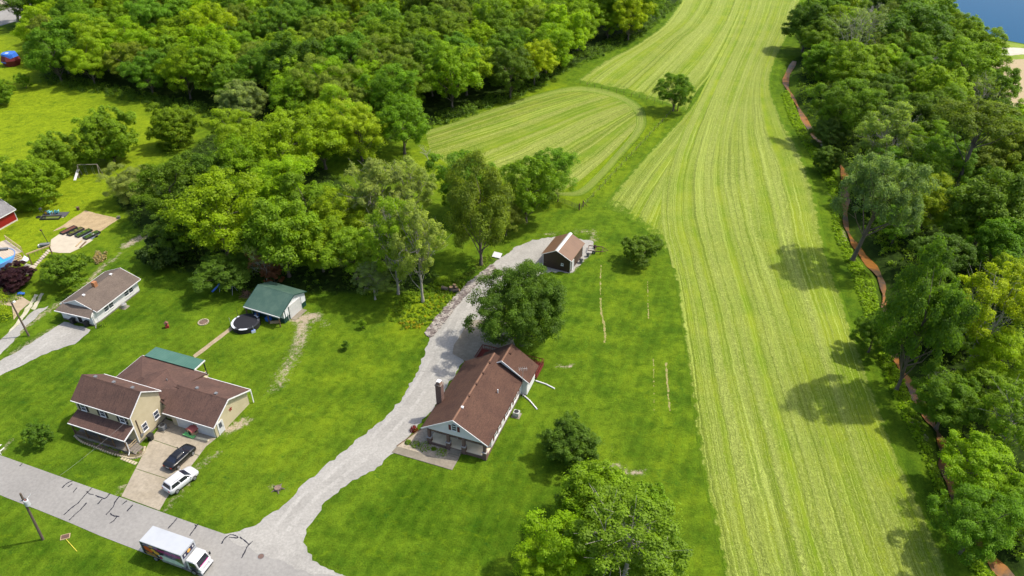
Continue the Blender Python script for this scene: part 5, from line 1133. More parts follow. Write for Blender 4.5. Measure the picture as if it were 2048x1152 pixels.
# box truck
TK = thing('box_truck', 'white box truck with a dark printed side stopped on the road', 'truck', (-45.15, 57.45, .03), A(-19.8))
def truck(t):
    Lb, Wb, z0, z1 = 6.15, 2.4, .98, 3.35
    cb = MB().box(0, Lb, 0, Wb, z0, z1).build('cargo_box', mat('white_box_panels', (.36, .375, .395), .5, (.325, .34, .36), .5), t, bevel=.03)
    b = MB()
    for x in (0.004, Lb - .064): b.box(x, x + .06, -.02, -.003, z0, z1)
    b.box(.07, Lb - .07, -.02, -.003, z1 - .07, z1).box(.07, Lb - .07, -.02, -.003, z0, z0 + .06); b.build('edge_trim', GALV, t)
    NAVY = mat('navy_print', (.012, .010, .04), .45); PINK = mat('pink_print', (.62, .04, .28), .45); ORG = mat('orange_print', (.52, .12, .02), .5, (.42, .03, .015), 2.5); YEL = mat('yellow_print', (.62, .36, .06), .5, (.5, .22, .03), 4.); PALEG = mat('pale_green_print', (.50, .58, .50), .5, (.36, .46, .38), 1.6); GRN = mat('green_print', (.05, .10, .04), .5, (.20, .18, .11), 2.); MAG = mat('magenta_print', (.35, .015, .10), .5); MAUV = mat('mauve_print', (.20, .15, .26), .5, (.07, .05, .10), 1.5)
    def pr(poly, m, d, nm='side_print'): return MB().prism(poly, 'y', -.004 - d, -.001 - d + .0).build(nm, m, t)
    X = lambda a: .08 + a * (Lb - .16); Zf = lambda b_: z0 + .07 + b_ * (z1 - z0 - .15)
    def pp(q): return [(X(a), Zf(b_)) for a, b_ in q]
    pr(pp([(0, 0), (.42, 0), (.36, .30), (.52, .42), (.62, 1), (0, 1)]), NAVY, .004)
    pr(pp([(.62, .995), (.52, .42), (.70, .36), (1, .40), (1, .995)]), MAUV, .004)
    pr(pp([(.42, .003), (.37, .28), (.52, .405), (.70, .345), (.998, .385), (.998, .003)]), PALEG, .004)
    pr(pp([(.80, .40), (.998, .20), (.998, .78), (.93, .72)]), GRN, .009)
    pr(pp([(.02, .80), (.10, .98), (.45, .96), (.40, .78), (.2, .72)]), MAUV, .009)
    cir = lambda cx, cz, rx, rz, k=14, ph=0: [(cx + rx * math.cos(2 * math.pi * i / k) * (1 + .18 * math.sin(i * 2.3 + ph)), cz + rz * math.sin(2 * math.pi * i / k)) for i in range(k)]
    pr(pp(cir(.13, .58, .075, .2)), ORG, .014); pr(pp(cir(.20, .46, .06, .15, ph=1)), ORG, .018)
    pr(pp(cir(.28, .60, .06, .12, 9, 2)), YEL, .014); pr(pp(cir(.36, .44, .07, .14, 9, 3)), YEL, .018); pr(pp(cir(.25, .86, .05, .07, 9, 1)), YEL, .014)
    pr(pp(cir(.44, .15, .035, .14, 12)), MAG, .014)
    for k in range(3): pr(pp([(.05 + k * .015, .22 - k * .085), (.30 + k * .02, .20 - k * .085), (.30 + k * .02, .235 - k * .085), (.05 + k * .015, .255 - k * .085)]), YEL, .012)
    cu = bpy.data.curves.new('lettering', 'FONT'); cu.body = 'YANKEES ROSE'; cu.size = .74; cu.extrude = .004; cu.space_character = 1.12
    fo = bpy.data.objects.new('lettering_curve', cu); me = bpy.data.meshes.new_from_object(fo); bpy.data.objects.remove(fo)
    wx = max(v.co.x for v in me.vertices)
    for v in me.vertices: v.co = Vector((X(.36) + v.co.x / wx * (X(.985) - X(.36)), -.022 - v.co.z, Zf(.655) + v.co.y))
    me.materials.append(PINK); o = bpy.data.objects.new('lettering', me); COL.objects.link(o); o.parent = t
    # front face of the box
    MB().box(Lb + .003, Lb + .012, .2, 2.2, 2.42, 3.1).build('front_print', NAVY, t)
    MB().prism([(1.25 + .28 * math.cos(k * .7), 2.78 + .24 * math.sin(k * .7)) for k in range(9)], 'x', Lb + .013, Lb + .018).build('front_print', YEL, t)
    for y in (.45, 1.85): MB().box(Lb + .013, Lb + .018, y, y + .22, 2.6, 2.9).build('front_print', WHITE, t)
    # cab
    cab = MB().prism([(6.35, .55), (8.15, .55), (8.22, 1.25), (8.05, 1.42), (7.72, 2.22), (7.55, 2.32), (6.42, 2.32), (6.35, 2.2)], 'y', .2, 2.2).build('cab', WHITE_PAINT, t, bevel=.05)
    b = MB().add([(8.085, .32, 1.46), (8.085, 2.08, 1.46), (7.785, 1.98, 2.16), (7.785, .42, 2.16), (8.03, .32, 1.44), (8.03, 2.08, 1.44), (7.70, 1.98, 2.12), (7.70, .42, 2.12)], [(0, 1, 2, 3), (7, 6, 5, 4), (0, 4, 5, 1), (1, 5, 6, 2), (2, 6, 7, 3), (3, 7, 4, 0)]); b.build('windshield', AUTO_GLASS, t)
    MB().box(8.075, 8.115, .5, 1.9, 1.42, 1.50).build('windshield_banner', PINK, t)
    for y, s in ((.17, -1), (2.2, 1)):
        MB().prism([(6.75, 1.42), (7.88, 1.42), (7.62, 2.1), (6.75, 2.1)], 'y', y, y + .03).build('side_window', AUTO_GLASS, t)
        MB().prism([(6.7, .75), (7.85, .75), (7.9, 1.38), (6.7, 1.38)], 'y', y + (.008 if s < 0 else -.0), y + .028).build('door', mat('dark_cab_wrap', (.03, .025, .05), .4, (.45, .42, .30), 2.2, lo=.52, hi=.56), t)
        MB().box(7.95, 8.1, y - .28 if s < 0 else y + .08, y - .1 if s < 0 else y + .26, 1.5, 1.9).build('mirror', BLACKP, t)
        MB().box(8.2, 8.26, .3 if s < 0 else 1.75, .65 if s < 0 else 2.1, .8, .98).build('head_light', CLEAR_LIGHT, t)
    MB().box(8.16, 8.42, .15, 2.25, .42, .74).build('bumper', WHITE_PAINT, t, bevel=.05); MB().box(8.425, 8.44, .3, 2.1, .42, .56).build('bumper_guard', BLACKP, t)
    MB().box(.2, 8.0, .55, .7, .62, .9).box(.2, 8.0, 1.7, 1.85, .62, .9).build('chassis', DARK, t)
    for x in (1.5, 7.2):
        for y, s in ((.22, -1), (2.18, 1)): wheel(t, x, y, .42, .28, s)
    MB().box(-.95, -.04, .15, 2.25, .86, .96).build('lift_gate', mat('worn_aluminium', (.42, .41, .36), .5, (.34, .33, .29), 2.), t)
    MB().box(2.6, 5.4, .06, .14, .5, .85).build('side_skirt', GALV, t)
    for y in (.3, 2.0): MB().box(-.03, -.004, y, y + .15, 1.1, 1.25).build('tail_light', RED_LIGHT, t)
truck(TK)
# ================================================================ DRIVE SLABS
CONC_SL = pts((243, 993), (262, 957), (283, 913), (300, 882), (318, 856), (331, 838), (432, 877), (412, 893), (384, 930), (352, 972), (332, 998), (319, 1021))
dr = thing('concrete_driveway', None, None, (0, 0, 0)); dr['kind'] = 'structure'
for q in ([(243, 993), (271, 938), (357, 966), (332, 998), (319, 1021)], [(271.6, 937), (302, 879), (398, 912), (384, 930), (357.6, 965)], [(302.5, 878), (318, 856), (331, 838), (432, 877), (412, 893), (398.5, 911)]):
    sheet('concrete_slab', pts(*q), .045, CONC_M, parent=dr, thick=.1)
# ================================================================ YARD THINGS
# trampoline
X, Y = at(493, 652); TR = thing('trampoline', 'large round black trampoline with white rim beside the shed', 'trampoline', (X, Y - .0, 0), 0.3)
MB().lathe([(2.05, .93), (2.05, .95)], 40).build('jump_mat', mat('black_mat', (.010, .010, .014), .7), TR)
b = MB(); k = 44
for r0, r1 in ((2.06, 2.42),): b.add([(r * math.cos(2 * math.pi * i / k), r * math.sin(2 * math.pi * i / k), z) for r, z in ((r0, .97), (r1, .95), (r1, .90), (r0, .91)) for i in range(k)], [(j * k + i, j * k + (i + 1) % k, ((j + 1) % 4) * k + (i + 1) % k, ((j + 1) % 4) * k + i) for j in range(4) for i in range(k)])
rim = b.build('rim_pad', mat('rim_pad', (.55, .57, .60), .6, (.02, .02, .025), .45, lo=.47, hi=.53), TR)
MB().add([(2.40 * math.cos(2 * math.pi * i / k), 2.40 * math.sin(2 * math.pi * i / k), z) for z in (.05, .89) for i in range(k)], [(i, (i + 1) % k, k + (i + 1) % k, k + i) for i in range(k)]).build('skirt', mat('black_skirt', (.014, .016, .014), .8), TR)
for i in range(6):
    a = i * math.pi / 3; MB().tube([(2.44 * math.cos(a), 2.44 * math.sin(a), 0), (2.46 * math.cos(a), 2.46 * math.sin(a), 2.35 if i in (2, 1, 3) else 1.3)], .035, 6).build('pole', GALV if i % 2 else DARK, TR)
t = thing('trampoline_ladder', 'small blue and white step leaning at the trampoline rim', 'step', (*at(507, 664), 0), A(-60))
MB().box(-.3, .3, -.35, .35, 0, .42).build('base', mat('white_blue_plastic', (.5, .55, .66), .4), t)
for k in range(3): MB().box(-.28, .28, -.3 + k * .22, -.18 + k * .22, .423, .47).build('tread', MATS['blue_plastic'], t)
# swing sets
def aframe(t, L, Hh, m, swings, r=.045, spread=.75):
    MB().tube([(-L / 2, 0, Hh), (L / 2, 0, Hh)], r, 8).build('top_bar', m, t)
    for s in (-1, 1):
        for q in (-1, 1): MB().tube([(s * L / 2, 0, Hh), (s * (L / 2 + .15), q * spread, 0)], r, 8).build('leg', m, t)
    for x in swings:
        b = MB().tube([(x - .2, 0, Hh), (x - .2, .1, .5)], .012, 4).tube([(x + .2, 0, Hh), (x + .2, .1, .5)], .012, 4); b.build('chain', GALV, t); MB().box(x - .24, x + .24, 0, .2, .46, .5).build('seat', DARK, t)
t = thing('swing_set', 'grey metal swing set with a blue slide on the shaded lawn by the shed', 'swing set', (*at(457, 583), 0), A(-20)); aframe(t, 2.6, 1.9, GALV, (-.7, 0, .7))
MB().plate([(-2.9, -1.2, .15), (-2.5, -1.3, .15), (-1.35, -.1, 1.4), (-1.75, .0, 1.4)], .1).build('slide', MATS['blue_plastic'], t)
t = thing('timber_swing', 'tall timber swing frame with slide under the biggest round lawn tree', 'swing set', (*at(182, 352), 0), A(4)); aframe(t, 4.6, 3.0, mat('grey_timber', (.22, .19, .15), .9), (-.8, .9), .09, .9)
MB().plate([(-3.2, -2.2, .1), (-2.6, -2.2, .1), (-2.3, .2, 1.7), (-2.9, .2, 1.7)], .1).build('slide', TRIM, t)
t = thing('bench_swing', 'brown timber swing frame with hanging bench rails beside the long narrow steps', 'swing frame', (*at(86, 522), 0), A(48))
for x in (-2.0, 2.0): MB().box(x - .1, x + .1, -.1, .1, 0, 2.5).build('post', TIMBER, t)
MB().box(-2.3, 2.3, -.11, .11, 2.503, 2.72).build('top_beam', PALE_TIMBER, t)
for x in (-.9, -.3, .5, 1.1): MB().box(x - .03, x + .03, -.03, .03, 1.6, 2.5).build('hanger', TIMBER, t)
# toy house and its slide on the drive
t = thing('toy_playhouse', 'tan plastic toy playhouse with a red roof in front of the garage', 'playhouse', (*at(388, 866), .045), A(60))
TOYT = mat('tan_plastic', (.42, .30, .17), .5); 
gable_wall(t, -.62, .62, -.55, .55, 0, .95, 1.25, 'x', TOYT)
b = MB(); P = [(.74 * math.cos(math.pi * i / 8), .82 + .52 * math.sin(math.pi * i / 8)) for i in range(9)]; b.prism(P + [(x * .9, .82 + (z - .82) * .88) for x, z in P[::-1]], 'x', -.72, .72); b.build('roof', mat('faded_red_plastic', (.36, .09, .08), .5), t)
MB().box(-.70, -.66, -.2, .2, .05, .8).build('door', DARK, t); MB().box(-.2, .25, -.60, -.552, .45, .8).build('window', DARK, t)
t = thing('toy_slide', 'green toy slide part lying beside the playhouse', 'toy', (*at(379, 873), .045), A(-20)); b = MB().plate([(-.9, -.22, .3), (.9, -.22, .14), (.9, .22, .14), (-.9, .22, .3)], .08); b.build('chute', mat('green_plastic', (.16, .52, .17), .45), t)
for s in (-1, 1): MB().plate([(-.9, s * .24 - .03, .42), (.9, s * .24 - .03, .24), (.9, s * .24 + .03, .24), (-.9, s * .24 + .03, .42)], .2).build('side_rail', MATS['green_plastic'], t)
t = thing('toy_board', 'cream plastic board on the drive beside the playhouse', 'toy', (*at(405, 879), .05), A(-17)); MB().box(-1.1, 1.1, -.2, .2, 0, .12).build('board', mat('cream_plastic', (.62, .55, .38), .5), t, bevel=.03)
ac_unit(local(BH, 11.15, 3.6, .04), A(-20), 'dark grey cooling unit in the corner between house and garage', GREY_P)
# fire ring, feeder, soil heap
t = thing('fire_ring', 'round ring of pale stones round ash in the lawn', 'fire ring', (*at(407, 645), 0))
for k in range(16): a = k * math.pi / 8; MB().obox(.85 * math.cos(a), .85 * math.sin(a), .09, .28, .22, .2, a + math.pi / 2).build('stone', mat('buff_stone', (.42, .36, .24), .9, (.3, .25, .17), 3.), t, bevel=.03)
MB().lathe([(.72, .01), (.7, .05)], 16).build('ash', mat('ash_soil', (.10, .07, .05), 1., (.17, .11, .08), 3.), t)
t = thing('garden_ornament', 'small red painted box on a post in the middle of the lawn', 'garden ornament', (*at(335, 655), 0), .4)
REDP = mat('red_post_paint', (.26, .03, .025), .6); MB().box(-.28, .28, -.28, .28, 0, .5).build('base', REDP, t); MB().box(-.07, .07, -.07, .07, .5, .95).build('post', TIMBER, t); MB().prism([(-.36, .95), (.36, .95), (0, 1.25)], 'y', -.3, .3).build('roof', mat('brown_top', (.16, .07, .05), .8), t)
def logs(t, spec, m_b, m_e):
    for x, y, z, r, L, az, tilt in spec:
        d = Vector((math.cos(az) * math.cos(tilt), math.sin(az) * math.cos(tilt), math.sin(tilt))); p0 = Vector((x, y, z)); g = MB().tube([p0, p0 + d * L], r, 10).build('log', m_b, t); e = MB().tube([p0 + d * (L + .003), p0 + d * (L + .03)], r * .9, 10); e.build('cut_face', m_e, g)
CUT = mat('cut_wood', (.42, .28, .14), .85, (.3, .19, .09), 3.)
t = thing('log_pile', 'heap of cut logs with pale ends in the tall weeds', 'log pile', (*at(902, 582), 0), .5); logs(t, [(0, 0, .1, .42, .8, 0, 1.5), (.7, .3, .1, .36, .9, 0, 1.35), (-.5, .4, .35, .34, 1.2, 2.6, .35), (.1, -.5, .3, .3, 1.3, -.6, .25), (.9, -.3, .1, .3, .7, 0, 1.5)], BARK, CUT)
t = thing('tree_stump', 'brown stump left in a bare ring in the front lawn', 'stump', (*at(556, 978), 0)); logs(t, [(0, 0, -.05, .5, .35, 0, 1.55)], BARK, mat('old_cut_wood', (.20, .14, .10), .9, (.10, .07, .05), 2.))
for k in range(5): a = k * 1.26; MB().tube([(0.3 * math.cos(a), .3 * math.sin(a), .15), (.95 * math.cos(a), .95 * math.sin(a), .02)], [.16, .05], 6).build('root', BARK, t)
t = thing('lean_board', 'white tilted board on the grass under the gate trees', 'board', (*at(994, 514), 0), A(-25)); MB().plate([(-.9, -.5, .2), (.9, -.5, .2), (.9, .6, .75), (-.9, .6, .75)], .06).build('panel', TRIM, t); MB().box(-.85, -.75, .4, .5, 0, .55).box(.75, .85, .4, .5, 0, .55).build('support', DARK, t)
# stone strip along the gravel drive
rg = np.random.default_rng(8); b = MB(); poly = pts((850, 668), (868, 640), (905, 600), (935, 568), (965, 545), (985, 530), (993, 540), (962, 562), (930, 592), (905, 622), (880, 655), (862, 676)); q = np.array(poly); lo, hi = q.min(0), q.max(0); cnt = 0
while cnt < 1500:
    x, y = rg.uniform(lo, hi)
    if not inpoly([x], [y], poly)[0]: continue
    s = rg.uniform(.08, .24); V = unit(rg.normal(size=(8, 3)))
    V = np.array([(sx * (.7 + .5 * rg.random()), sy * (.7 + .5 * rg.random()), sz * (.5 + .4 * rg.random())) for sz in (-1, 1) for sx, sy in ((-1, -1), (1, -1), (1, 1), (-1, 1))]) * s
    a = rg.uniform(0, 6.28); V = np.c_[V[:, 0] * math.cos(a) - V[:, 1] * math.sin(a) + x, V[:, 0] * math.sin(a) + V[:, 1] * math.cos(a) + y, V[:, 2] + s * .3]
    b.add(V, [(3, 2, 1, 0), (4, 5, 6, 7), (0, 1, 5, 4), (1, 2, 6, 5), (2, 3, 7, 6), (3, 0, 4, 7)]); cnt += 1
tag(b.build('gravel_stones', mat('creek_stones', (.30, .27, .235), .9, (.13, .105, .095), 1.1, lo=.42, hi=.58)), kind='stuff')
sheet('stone_strip_ground', poly, .014, mat('stone_dirt', (.23, .19, .14), .95, (.13, .12, .06), .8, .3, fine=5.), ragged=.2, seed=6, seg=.7)
# poles and wires
def pole(loc, h, lean, label):
    t = thing('utility_pole', label, 'utility pole', loc); MB().tube([(0, 0, -.2), (lean[0], lean[1], h)], [.17, .12], 10).build('shaft', mat('weathered_pole', (.115, .085, .065), .9, (.08, .06, .045), 2., .3, stretch=(1, 1, .2)), t); return t
t = pole((*at(86, 1079), 0), 8.6, (.25, .1), 'leaning utility pole with a grey transformer on the near verge')
MB().lathe([(.26, 6.55), (.30, 6.6), (.30, 7.4), (.26, 7.5)], 16, (.55, .0, 0)).build('transformer', mat('light_grey_enamel', (.45, .47, .48), .4), t); MB().lathe([(.16, 7.5), (.12, 7.62)], 12, (.55, 0, 0)).build('transformer_lid', mat('rusted_lid', (.25, .10, .08), .6), t)
for a in (0, 2.2): MB().tube([(.55 + .15 * math.cos(a), .15 * math.sin(a), 7.5), (.55 + .15 * math.cos(a), .15 * math.sin(a), 7.85)], .04, 6).build('bushing', GREY_P, t)
MB().box(-.1, .5, -.05, .05, 7.35, 7.45).build('bracket', GALV, t); MB().lathe([(.06, 7.3), (.1, 7.4), (.06, 7.5)], 8, (-.12, 0, 0)).build('insulator', TRIM, t)
MB().tube([(.35, 0, 7.2), (1.0, .6, 7.9)], .035, 6).build('cutout_arm', TRIM, t)
px0 = at(86, 1079)
def wire(a, c, sag, label, r=.010):
    P = [tuple(Vector(a) * (1 - s) + Vector(c) * s - Vector((0, 0, sag * 4 * s * (1 - s)))) for s in np.linspace(0, 1, 14)]
    tag(MB().tube(P, r, 4).build('power_wire', mat('grey_wire', (.2, .2, .2), .5)), label, 'wire')
wire((px0[0] + .2, px0[1], 7.3), (*local(BH, 10, 1.0)[:2], 5.1), .5, 'thin service wire from the transformer pole to the tan house')
t = pole((*at(58, 672), 0), 7.0, (-.5, .15), 'thin leaning lamp pole beside the gravel tracks')
MB().tube([(-.5, .15, 6.8), (-.1, .2, 7.1)], .03, 6).build('lamp_arm', GALV, t); MB().lathe([(.12, 7.0), (.24, 7.05), (.20, 7.2), (.05, 7.28)], 12, (0, .2, 0)).build('lamp_head', TRIM, t)
t = thing('utility_box', 'flat brown utility cover with pale frame set in the verge grass', 'utility cover', (*at(131, 1074), 0), A(20)); MB().box(-.55, .55, -.4, .4, 0, .1).build('frame', PALE_TIMBER, t); MB().box(-.45, .45, -.3, .3, .103, .13).build('cover', mat('brown_cover', (.10, .055, .04), .8), t)
o = MB().tube([(*at(133, 1080), .1), (*at(154, 1103), .05)], .045, 6).build('marker_pipe', mat('yellow_plastic', (.62, .55, .06), .5)); tag(o, 'yellow marker pipe lying in the grass by the utility cover', 'marker')
t = thing('manhole_cover', 'round rusty manhole cover in the road', 'manhole', (*at(522, 1113), .034)); MB().lathe([(.42, 0), (.42, .012)], 20).build('frame_ring', GREY_P, t); MB().lathe([(.36, .013), (.36, .018)], 20).build('cover', mat('rusty_iron', (.14, .085, .065), .8, (.10, .07, .06), 4.), t)
t = thing('sign_frame', 'white slanted sign frame at the road edge cut by the left border', 'sign frame', (*at(3, 902), 0), A(50))
for y in (-.5, .5): MB().obox(0, y, .55, .9, .12, .1, .3).build('rail', TRIM, t)
MB().box(-.35, -.25, -.7, .7, 0, .9).build('post', TRIM, t)
# stepping stones and flower edging by the porch
t = thing('stepping_stones', 'short row of pale stepping stones leading to the tan house porch', 'stepping stones', (0, 0, 0))
for k in range(6): x, y = at(245 + k * 5.2, 917 + k * 2.0); MB().obox(x, y, .04, .34, .5, .07, A(-20)).build('stone', MATS['buff_stone'], t)
b = MB(); P = [at(*p) for p in ((150, 873), (165, 885), (190, 895), (215, 905), (243, 913), (262, 917), (277, 915), (287, 907), (290, 895))]
tg = thing('flower_border', 'curved border of buff stones round the porch flower bed', 'border', (0, 0, 0)); S_ = spline(P, 46)
for i, (x, y) in enumerate(S_): MB().obox(x, y, .09, .26, .2, .17, i * .7).build('stone', MATS['buff_stone'], tg)
sheet('flower_bed_ground', P + [local(BH, 10.3, -.1)[:2], local(BH, 10.1, -2.0)[:2], local(BH, .1, -2.1)[:2]], .022, mat('bed_soil', (.13, .09, .06), 1., (.08, .085, .03), .9, .3, fine=4.), ragged=.04)
undergrowth('flower_bed_plants', [(155, 872), (200, 893), (250, 908), (280, 908), (286, 900), (262, 905), (220, 893), (175, 875)], 46, .4, 'olive', 21, leaf=.16, cr=(.1, .3))
sheet('lawn_path', pts((386, 711), (392, 706), (466, 650), (472, 654), (396, 712), (390, 716)), .020, mat('worn_path', (.30, .235, .145), .95, (.24, .19, .11), .8, .2, fine=4.), ragged=.06)
# sand garden with its raised beds
sheet('sand_garden', pts((106, 463), (138, 442), (170, 421), (238, 438), (212, 456), (190, 470), (160, 462), (128, 455)), .03, mat('straw_mulch', (.36, .27, .15), .95, (.27, .20, .11), .6, .5, fine=3.), ragged=.12, seed=2)
sheet('garden_pad', pts((100, 503), (102, 480), (122, 466), (165, 475), (186, 480), (165, 494), (140, 506), (118, 506)), .05, mat('pale_slab', (.42, .37, .28), .9, (.36, .31, .24), .5, .2), thick=.1)
GRP = 'raised beds of the sand garden'
sheet('bed_mat_ground', pts((124, 465), (138, 455), (200, 468), (184, 479), (152, 473)), .040, mat('blue_grey_mat', (.13, .16, .19), .8, (.10, .12, .15), 1.))
for i, (x, y, cl, lab) in enumerate([(138, 462, (.13, .05, .035), 'black raised bed of bare red soil, outermost of the row'), (152, 465, (.12, .10, .05), 'raised bed of dry brown plants, second in the row'), (168, 468, (.05, .10, .02), 'raised bed of green plants with red end, third in the row'), (184, 472, (.04, .09, .02), 'raised bed with white pot, last of the row')]):
    t = thing('raised_bed', lab, 'raised bed', (*at(x, y), 0), A(62), GRP)
    for y0, y1, x0, x1 in ((-.62, -.54, -1.7, 1.7), (.54, .62, -1.7, 1.7), (-.535, .535, -1.7, -1.62), (-.535, .535, 1.62, 1.7)): MB().box(x0, x1, y0, y1, 0, .42).build('side_board', BLACKP, t)
    MB().box(-1.61, 1.61, -.53, .53, 0, .33).build('soil', mat('bed_soil_%s' % 'abcd'[i], cl, 1., tuple(v * .5 for v in cl), 3., .4), t)
    for k in range(3 if i else 0):
        e = np.random.default_rng(i * 7 + k); n_ = 60; d = unit(e.normal(size=(n_, 3)) + [0, 0, .5]); me = leaf_mesh('plants', d * [.5, .35, .35] + [-1 + k, 0, .38], d, e.random(n_), .18, e); c = bpy.data.objects.new('plants', me); COL.objects.link(c); c.parent = t; c.color = (*COLS['olive' if i == 1 else 'mid'], 1)
for (x, y, r, h, m, lab, nm) in [(187, 471, .22, .4, TRIM, 'white plant pot standing in the last raised bed', 'plant_pot'), (238, 437, .35, .5, GREY_P, 'grey tub at the far corner of the sand garden', 'garden_tub'), (157, 420, .35, .7, TIMBER, 'brown barrel at the top corner of the sand garden', 'barrel'), (194, 474, .25, .4, BLACKP, 'black pot at the end of the raised bed row', 'plant_pot')]:
    t = thing(nm, lab, 'pot', (*at(x, y), 0)); MB().lathe([(r * .75, 0), (r, h), (r * 1.08, h + .04), (r * .9, h + .042)], 14).build('shell', m, t); MB().lathe([(r * .86, h - .05), (r * .8, h + .055)], 12).build('soil', MATS['bed_soil'], t)
for x0, y0, x1, y1, lab in [(152, 494, 164, 482, 'pale timber plank lying on the garden pad edge, outer one'), (160, 496, 172, 484, 'second pale plank on the garden pad edge')]:
    a, c = at(x0, y0), at(x1, y1); o = MB().obox((a[0] + c[0]) / 2, (a[1] + c[1]) / 2, .1, math.hypot(c[0] - a[0], c[1] - a[1]), .3, .1, math.atan2(c[1] - a[1], c[0] - a[0])).build('timber_plank', PALE_TIMBER if 'outer' in lab else TIMBER); tag(o, lab, 'plank', 'planks on the garden pad')
t = thing('garden_lamp', 'thin dark leaning pole at the garden pad corner', 'pole', (*at(99, 491), 0)); MB().tube([(0, 0, 0), (-.55, .1, 3.6)], .06, 6).build('shaft', DARK, t); MB().box(-.75, -.4, 0, .2, 3.4, 3.7).build('head', TIMBER, t)
t = thing('wheelbarrow', 'dark cart with white bucket beside the garden pad', 'cart', (*at(92, 493), 0), A(10)); MB().prism([(-.8, .3), (.7, .3), (.9, .7), (-1.0, .7)], 'y', -.4, .4).build('tray', GREY_P, t); MB().box(-1.35, -.95, -.3, .2, .1, .55).build('bucket', TRIM, t); MB().tube([(.5, -.12, .2), (.5, .12, .2)], .2, 12).build('wheel', TYRE, t)
# fire pit seats
def adirondack(loc, rot, label):
    t = thing('lawn_chair', label, 'chair', loc, rot, 'turquoise lawn chairs'); M_ = mat('turquoise_plastic', (.16, .52, .60), .5)
    MB().plate([(-.3, -.28, .42), (.3, -.28, .42), (.3, .32, .30), (-.3, .32, .30)], .05).build('seat', M_, t)
    for k in range(5): MB().plate([(-.32 + k * .13, .30, .32), (-.21 + k * .13, .30, .32), (-.20 + k * .125, .62, 1.05 - abs(k - 2) * .05), (-.31 + k * .125, .62, 1.05 - abs(k - 2) * .05)], .05).build('back_slat', M_, t)
    for s in (-1, 1):
        MB().box(s * .38 - .07, s * .38 + .07, -.35, .4, .58, .63).build('arm', M_, t)
        for y in (-.3, .33): MB().box(s * .36 - .04, s * .36 + .04, y - .04, y + .04, 0, .575).build('leg', M_, t)
adirondack((*at(101, 428), .12), A(160), 'turquoise lawn chair nearer the yellow tub, facing the sand bed'); adirondack((*at(115, 427), .12), A(200), 'turquoise lawn chair nearer the sand garden')
t = thing('seat_platform', 'dark stone platform with low frame round a sand box under the chairs', 'platform', (*at(107, 431), 0), A(3)); MB().box(-2.4, 2.9, -.9, 1.3, 0, .11).build('slab', mat('dark_paving', (.07, .07, .075), .8, (.05, .05, .055), 1.), t)
t = thing('sand_box', 'low black framed box of grass in front of the lawn chairs', 'sand box', (*at(103, 436), 0), A(3))
for x0, x1, y0, y1 in ((-2.1, 2.0, -.9, -.7), (-2.1, 2.0, .5, .62), (-2.1, -1.95, -.69, .49), (1.8, 2.0, -.69, .49)): MB().box(x0, x1, y0, y1, 0, .28).build('side_board', BLACKP, t)
MB().box(-1.94, 1.79, -.69, .49, 0, .12).build('fill', mat('grass_fill', (.10, .13, .02), .95), t)
o = sheet('stone_slab', pts((121, 434), (128, 428), (133, 429), (126, 436)), .07, MATS['pale_slab'], kind=None, thick=.08); tag(o, 'pale stone slab beside the seat platform', 'slab')
t = thing('yellow_tub', 'yellow upright toy bin beside the lawn chairs', 'tub', (*at(93, 429), .12)); MB().lathe([(.2, 0), (.26, .7), (.3, .72)], 12).build('shell', mat('ochre_plastic', (.60, .36, .03), .5), t); MB().lathe([(.3, .723), (.1, .8)], 12).build('lid', DARK, t)
for x, y, lab in [(77, 435, 'black tyre lying beside the grill on the lawn'), (88, 437, 'black tyre nearest the sand box')]:
    t = thing('old_tyre', lab, 'tyre', (*at(x, y), 0)); b = MB(); n_ = 18; b.add([((.36 + .13 * math.cos(2 * math.pi * j / 8)) * math.cos(2 * math.pi * i / n_), (.36 + .13 * math.cos(2 * math.pi * j / 8)) * math.sin(2 * math.pi * i / n_), .12 + .12 * math.sin(2 * math.pi * j / 8)) for i in range(n_) for j in range(8)], [(i * 8 + j, ((i + 1) % n_) * 8 + j, ((i + 1) % n_) * 8 + (j + 1) % 8, i * 8 + (j + 1) % 8) for i in range(n_) for j in range(8)]); b.build('tread', TYRE, t)
t = thing('kettle_grill', 'round grill on legs in the shade beside the chairs', 'grill', (*at(83, 424), 0)); MB().lathe([(.05, .5), (.3, .62), (.33, .8), (.28, .98), (.06, 1.06)], 14).build('bowl', GREY_P, t)
for a in (0, 2.1, 4.2): MB().tube([(.2 * math.cos(a), .2 * math.sin(a), .6), (.32 * math.cos(a), .32 * math.sin(a), 0)], .025, 5).build('leg', GALV, t)
# above-ground pool with deck and steps
t = thing('swimming_pool', 'round above-ground pool with blue water cut by the left edge', 'pool', (*at(-6, 525), 0)); k = 32
MB().add([(r * math.cos(2 * math.pi * i / k), r * math.sin(2 * math.pi * i / k), z) for r, z in ((3.6, 0), (3.6, 1.25), (3.45, 1.27), (3.45, .9)) for i in range(k)], [(j * k + i, j * k + (i + 1) % k, (j + 1) * k + (i + 1) % k, (j + 1) * k + i) for j in range(3) for i in range(k)]).build('pool_wall', mat('blue_pool_wall', (.10, .22, .50), .4), t)
MB().lathe([(3.44, 1.08), (3.44, 1.1)], k).build('pool_water', mat('pool_water_surface', (.03, .24, .62), .12, (.05, .32, .68), .6), t)
t = thing('pool_deck', 'pale timber deck with rail wrapped round the far side of the pool', 'deck', (*at(16, 512), 0), A(-38))
for i in range(9): MB().box(-4.6, 2.8, -1.6 + i * .40, -1.23 + i * .40, 1.1, 1.2).build('plank', mat('pale_deck_plank', (.44, .37, .29), .85, (.36, .3, .23), 1., stretch=(.3, 3, 1)), t)
for x in (-4.5, -2.1, .3, 2.7):
    MB().box(x - .06, x + .06, 1.95, 2.07, 0, 2.15).build('post', PALE_TIMBER, t)
